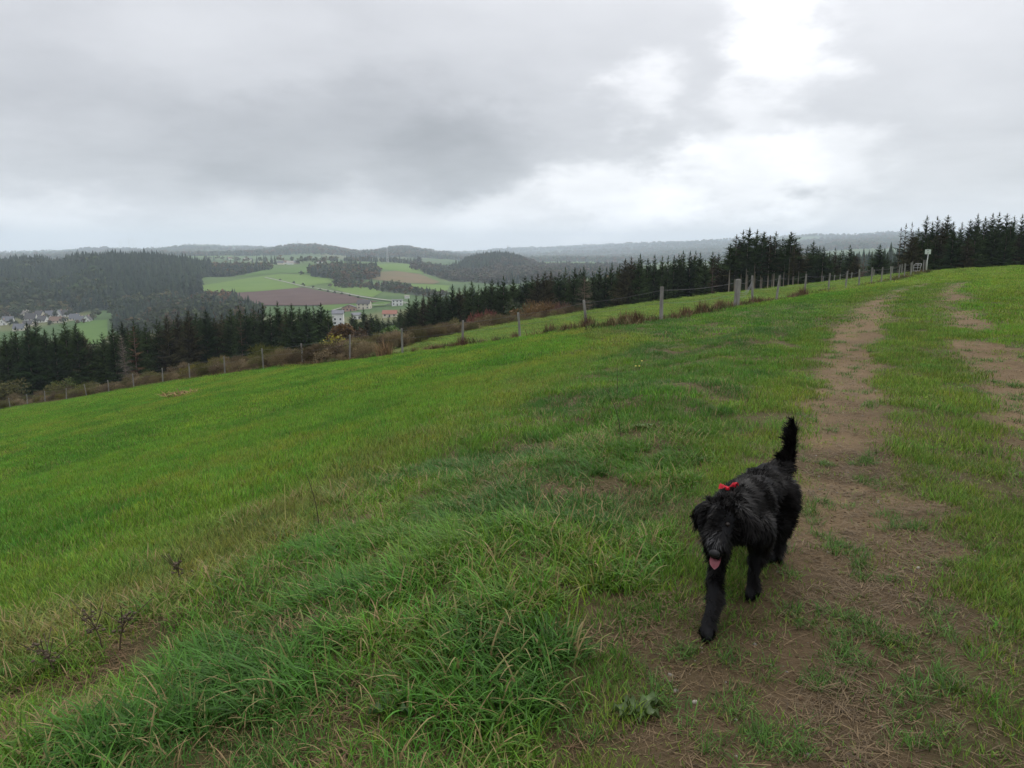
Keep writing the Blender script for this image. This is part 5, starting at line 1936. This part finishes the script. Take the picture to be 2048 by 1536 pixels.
def dp(f, s, z):
    return DC + DF * f + DR * s + np.array([0, 0, z + GZ])


def build_dog():
    root = empty("dog", (DC[0], DC[1], GZ))
    tag(root, "shaggy black dog with red bow walking down the dirt track, tongue out", "dog")
    loc = np.array([DC[0], DC[1], GZ])
    bm = bmesh.new()
    bones = []          # start, end, r0, r1, fur direction, fur length

    def limb(a, b, r0, r1, flow=None, fur=.03):
        a, b = np.asarray(a, float), np.asarray(b, float)
        bones.append((a, b, r0, r1, flow, fur))
        L = np.linalg.norm(b - a)
        n = max(2, int(L / (min(r0, r1) * .45)) + 1)
        for q in np.linspace(0, 1, n):
            r = r0 + (r1 - r0) * q
            c = a + (b - a) * q - loc
            bmesh.ops.create_icosphere(bm, subdivisions=2, radius=r, matrix=Matrix.Translation(c))
    down = np.array([0, 0, -1.0])
    back = -DF
    fl = back * .8 + down * .5
    # trunk
    limb(dp(-.27, 0, .395), dp(-.08, 0, .395), .100, .102, fl, .021)
    limb(dp(-.08, 0, .395), dp(.14, 0, .365), .102, .124, fl, .021)
    limb(dp(.14, 0, .365), dp(.27, 0, .385), .124, .100, fl, .021)
    limb(dp(.16, 0, .43), dp(.32, 0, .445), .10, .085, fl, .030)
    limb(dp(-.30, .0, .42), dp(-.33, 0, .40), .09, .07, fl, .03)
    # neck and head
    limb(dp(.26, 0, .44), dp(.42, .01, .455), .092, .080, fl, .032)
    hc = dp(.50, .02, .462)
    limb(dp(.45, .015, .468), dp(.53, .022, .464), .077, .075, None, .026)
    limb(dp(.55, .025, .440), dp(.635, .040, .392), .062, .048, None, .032)
    limb(dp(.635, .040, .388), dp(.672, .046, .374), .042, .028, None, .022)
    limb(dp(.555, .028, .395), dp(.615, .038, .350), .034, .022, down, .020)      # lower jaw, open
    for s, e in ((-1, (.045, -.055)), (1, (.065, -.065))):
        limb(dp(.50, .02 + s * .062, .505), dp(.495, .02 + s * .103, .468), .026, .030, down, .030)
        limb(dp(.495, .02 + s * .103, .468), dp(.51, .02 + s * .106, .412), .028, .020, down, .026)
    # front legs: picture left one reaching forward, right one standing
    p1 = np.array([.790, 2.945, 0])
    p1z = hz(p1[0], p1[1])
    sh = dp(.25, -.085, .345)
    el = np.array([.905, 3.225, .265 + p1z])
    wr = np.array([.845, 3.045, .115 + p1z])
    pw = np.array([.800, 2.955, .032 + p1z])
    limb(sh, el, .074, .050, down, .022)
    limb(el, wr, .039, .028, down, .022)
    limb(wr, pw, .028, .029, down, .015)
    limb(pw, pw + np.array([-.012, -.045, -.008]), .031, .023, DF, .010)
    p2z = hz(1.095, 3.30)
    sh = dp(.22, .09, .345)
    el = np.array([1.125, 3.345, .245 + p2z])
    wr = np.array([1.105, 3.345, .105 + p2z])
    pw = np.array([1.098, 3.325, .032 + p2z])
    limb(sh, el, .076, .050, down, .022)
    limb(el, wr, .039, .028, down, .022)
    limb(wr, pw, .028, .029, down, .015)
    limb(pw, pw + DF * .045 + np.array([0, 0, -.008]), .031, .023, DF, .010)
    # hind legs
    for s, f0, px_, py_ in ((1, .0, 1.335, 3.74), (-1, -.1, 1.130, 3.90)):
        z0 = hz(px_, py_)
        hip = dp(-.25, s * .072, .375)
        paw = np.array([px_, py_, z0 + .032])
        hock = paw - DF * .085 + np.array([.0, 0, .115])
        kn = dp(-.16 + f0, s * .085, .235)
        limb(hip, kn, .086, .058, fl, .028)
        limb(kn, hock, .052, .032, down, .026)
        limb(hock, paw, .036, .034, down, .024)
        limb(paw, paw + DF * .05 + np.array([0, 0, -.008]), .029, .022, DF, .010)
    # tail, carried high
    tail = [dp(-.33, 0, .425), np.array([1.410, 3.86, .470 + GZ]), np.array([1.446, 3.90, .56 + GZ]), np.array([1.470, 3.93, .640 + GZ]), np.array([1.458, 3.93, .685 + GZ])]
    for k in range(4):
        limb(tail[k], tail[k + 1], [.046, .032, .022, .016][k], [.032, .022, .016, .010][k], np.array([-.55, .05, .25]) if k else fl, [.032, .046, .055, .045][k])
    me = bm_mesh("body", bm)
    o = obj("body", me, None, root)
    md = o.modifiers.new("skin", 'REMESH')
    md.mode, md.voxel_size, md.use_smooth_shade = 'VOXEL', .009, True
    sm_ = o.modifiers.new("smooth", 'SMOOTH')
    sm_.factor, sm_.iterations = .5, 6
    dg = bpy.context.evaluated_depsgraph_get()
    body = bpy.data.meshes.new_from_object(o.evaluated_get(dg))
    o.modifiers.clear()
    o.data = body
    body.name = "body"
    m, t, out = new_mat("black_skin")
    b = N(t, "ShaderNodeBsdfPrincipled")
    b.inputs["Base Color"].default_value = (.006, .006, .007, 1)
    b.inputs["Roughness"].default_value = .8
    b.inputs["Specular IOR Level"].default_value = .15
    t.links.new(b.outputs[0], out.inputs[0])
    body.materials.clear()
    body.materials.append(m)
    # coat: wavy locks rooted on the body
    nv, nt = len(body.vertices), len(body.loop_triangles) if len(body.loop_triangles) else 0
    body.calc_loop_triangles()
    nt = len(body.loop_triangles)
    co = np.empty(nv * 3, np.float32)
    body.vertices.foreach_get("co", co)
    co = co.reshape(-1, 3)
    tv = np.empty(nt * 3, np.int32)
    body.loop_triangles.foreach_get("vertices", tv)
    tv = tv.reshape(-1, 3)
    A, B, C = co[tv[:, 0]], co[tv[:, 1]], co[tv[:, 2]]
    nrm = np.cross(B - A, C - A)
    area = np.linalg.norm(nrm, axis=1)
    nrm = nrm / (area[:, None] + 1e-12)
    n = 60000
    f = rng.choice(nt, n, p=area / area.sum())
    u, v = rng.uniform(0, 1, n), rng.uniform(0, 1, n)
    fl_ = u + v > 1
    u[fl_], v[fl_] = 1 - u[fl_], 1 - v[fl_]
    P = A[f] + (B[f] - A[f]) * u[:, None] + (C[f] - A[f]) * v[:, None]
    Nn = nrm[f]
    best = np.full(n, 1e9)
    flow, furl = np.zeros((n, 3)), np.zeros(n)
    for a, b_, r0, r1, fd, fu in bones:
        a, b_ = a - loc, b_ - loc
        ab = b_ - a
        q = np.clip(((P - a) @ ab) / (ab @ ab + 1e-12), 0, 1)
        d = np.linalg.norm(P - a - q[:, None] * ab, axis=1) - (r0 + (r1 - r0) * q)
        k = d < best
        best[k] = d[k]
        flow[k] = (np.array([0, 0, -.35]) if fd is None else fd)
        furl[k] = fu
    # keep the face short round the nose
    head_loc = dp(.66, .045, .38) - loc
    near_nose = np.linalg.norm(P - head_loc, axis=1)
    furl = np.where(near_nose < .045, .010, furl)
    clump = np.stack([fbm(P[:, 0] * 22 + P[:, 2] * 9, P[:, 1] * 22 - P[:, 2] * 7, s, 2) - .5 for s in (201, 202, 203)], 1)
    fine = rng.normal(0, .16, (n, 3))
    flow = flow - Nn * np.sum(flow * Nn, 1)[:, None]
    d = Nn * .42 + flow * .85 + clump * 2.0 + fine
    d /= np.linalg.norm(d, axis=1)[:, None]
    tl = furl > .04
    d[tl] = d[tl] * .42 + np.array([-.22, .03, .52])
    d[tl] /= np.linalg.norm(d[tl], axis=1)[:, None]
    L = furl * rng.uniform(.6, 1.35, n)
    w = rng.uniform(.0014, .0028, n) * (1 + (furl > .04) * .2)
    sd = np.cross(d, Nn)
    sd /= np.linalg.norm(sd, axis=1)[:, None] + 1e-9
    bend = flow * .6 + down * .45 + clump * 1.4
    rows = []
    for k, q in enumerate((0, .4, .75)):
        c = P - Nn * .004 + d * (L * q)[:, None] + bend * (L * q * q * .7)[:, None] + sd * (np.sin(q * 5 + clump[:, 0] * 20) * L * .10)[:, None]
        ww = (w * (1 - .35 * q))[:, None]
        rows += [c - sd * ww, c + sd * ww]
    rows.append(P + d * L[:, None] + bend * (L * .7)[:, None])
    V = np.stack(rows, 1)
    tri = np.array([(0, 1, 2), (1, 3, 2), (2, 3, 4), (3, 5, 4), (4, 5, 6)])
    T = (tri[None] + (np.arange(n) * 7)[:, None, None]).reshape(-1, 3)
    sh = rng.uniform(.35, 1.2, n)
    # grey hairs over the nose
    gl = dp(.655, .040, .425) - loc
    grey = np.clip(1.15 - np.linalg.norm((P - gl) / np.array([.034, .034, .042]), axis=1), 0, 1) * rng.uniform(0, .9, n) ** 1.5
    coat = np.array([.0056, .0048, .0046])[None] * sh[:, None] * (1 + 2.2 * clump[:, :1])
    coat = np.maximum(coat, .0012)
    coat = coat * (1 - grey[:, None]) + np.array([.13, .13, .135]) * grey[:, None]
    fm = tri_mesh("fur", V.reshape(-1, 3), T, {"coat": np.repeat(coat, 7, 0)}, smooth=True)
    m, t, out = new_mat("black_fur")
    a_ = N(t, "ShaderNodeAttribute", attribute_name="coat")
    b = N(t, "ShaderNodeBsdfPrincipled")
    b.inputs["Roughness"].default_value = .55
    b.inputs["Specular IOR Level"].default_value = .10
    t.links.new(a_.outputs["Color"], b.inputs["Base Color"])
    t.links.new(b.outputs[0], out.inputs[0])
    obj("fur", fm, m, root)

    def blob(name, c, r, mat, scale=(1, 1, 1), seg=2):
        bm = bmesh.new()
        rot = Matrix(((DR[0], DF[0], 0, 0), (DR[1], DF[1], 0, 0), (0, 0, 1, 0), (0, 0, 0, 1)))
        bmesh.ops.create_icosphere(bm, subdivisions=seg, radius=r, matrix=Matrix.Translation(c - loc) @ rot @ Matrix.Diagonal((*scale, 1)))
        return obj(name, bm_mesh(name, bm, True), mat, root)
    nose_m = noise_mat("nose_leather", (.010, .010, .011), (.013, .013, .014), scale=120, rough=.5, spec=.2)
    blob("nose", dp(.702, .052, .376), .019, nose_m, (1.15, .85, .85), 3)
    eye_m = noise_mat("eye_brown", (.012, .007, .005), (.012, .008, .006), scale=60, rough=.3, spec=.3)
    for s in (-1, 1):
        blob("eye", dp(.592, .030 + s * .036, .466), .0100, eye_m, seg=3)
    # tongue: a curved strip hanging out over the lower jaw
    bm = bmesh.new()
    rows = []
    for k, (f_, z, w_) in enumerate([(.60, .352, .018), (.635, .352, .021), (.66, .343, .022), (.672, .327, .022), (.676, .312, .018), (.674, .301, .010)]):
        row = []
        for q in (-1, -.5, 0, .5, 1):
            row.append(bm.verts.new(dp(f_, .046 + q * w_, z + .009 * abs(q) - .004) - loc))
        rows.append(row)
    for a, b2 in zip(rows[:-1], rows[1:]):
        for q in range(4):
            bm.faces.new((a[q], a[q + 1], b2[q + 1], b2[q]))
    bmesh.ops.solidify(bm, geom=bm.faces[:], thickness=.006)
    tm = noise_mat("tongue_pink", (.42, .13, .16), (.52, .19, .22), scale=90, rough=.35, spec=.5)
    obj("tongue", bm_mesh("tongue", bm, True), tm, root)
    # red bow on a collar
    red = noise_mat("red_cloth", (.40, .006, .020), (.62, .014, .036), scale=45, rough=.7, spec=.2)
    bm = bmesh.new()
    cc = dp(.36, .005, .452)
    ring = []
    axis_u, axis_v = DR, np.array([0, 0, 1.0]) * .97 + DF * .15
    for k in range(28):
        a = 2 * math.pi * k / 28
        ring.append(cc + axis_u * math.cos(a) * .072 + axis_v * math.sin(a) * .072 - loc)
    add_tube(bm, ring + [ring[0]], .007, 6, cap=False)
    obj("collar", bm_mesh("collar", bm, True), red, root)
    g = np.random.default_rng(5)
    top = dp(.362, -.010, .538)
    for s, ln, up in ((-1, .034, .004), (1, .042, .020)):
        bm = bmesh.new()
        rows = []
        for k, q in enumerate(np.linspace(0, 1, 7)):
            c = top + DR * s * ln * q + np.array([0, 0, up * math.sin(q * 2.2) + .006])
            hw = .006 + .018 * math.sin(min(1, q * 1.25) * math.pi * .72)
            row = []
            for e in np.linspace(-1, 1, 5):
                row.append(bm.verts.new(c + DF * e * hw + np.array([0, 0, (1 - e * e) * .010 * (.4 + q) + .004 * math.sin(e * 7 + q * 5) + g.normal(0, .0022)]) - loc))
            rows.append(row)
        for a, b2 in zip(rows[:-1], rows[1:]):
            for e in range(4):
                bm.faces.new((a[e], a[e + 1], b2[e + 1], b2[e]))
        bmesh.ops.solidify(bm, geom=bm.faces[:], thickness=.003)
        obj("bow_loop", bm_mesh("bow_loop", bm, True), red, root)
    blob("bow_knot", top + np.array([0, 0, .006]), .010, red, (1, 1.2, .9))


build_dog()

# ------------------------------------------------------------------ the hazy air
bm = bmesh.new()
add_box(bm, -15200, 15200, -15200, 15200, -700, 345)
hm, ht, hout = new_mat("haze_air")
pv = ht.nodes.new("ShaderNodeVolumePrincipled")
pv.inputs["Color"].default_value = (.77, .875, 1.0, 1)
pv.inputs["Density"].default_value = HAZE_DENSITY
pv.inputs["Anisotropy"].default_value = .2
ht.links.new(pv.outputs[0], hout.inputs["Volume"])
tag(obj("haze", bm_mesh("haze", bm), hm), kind="stuff")
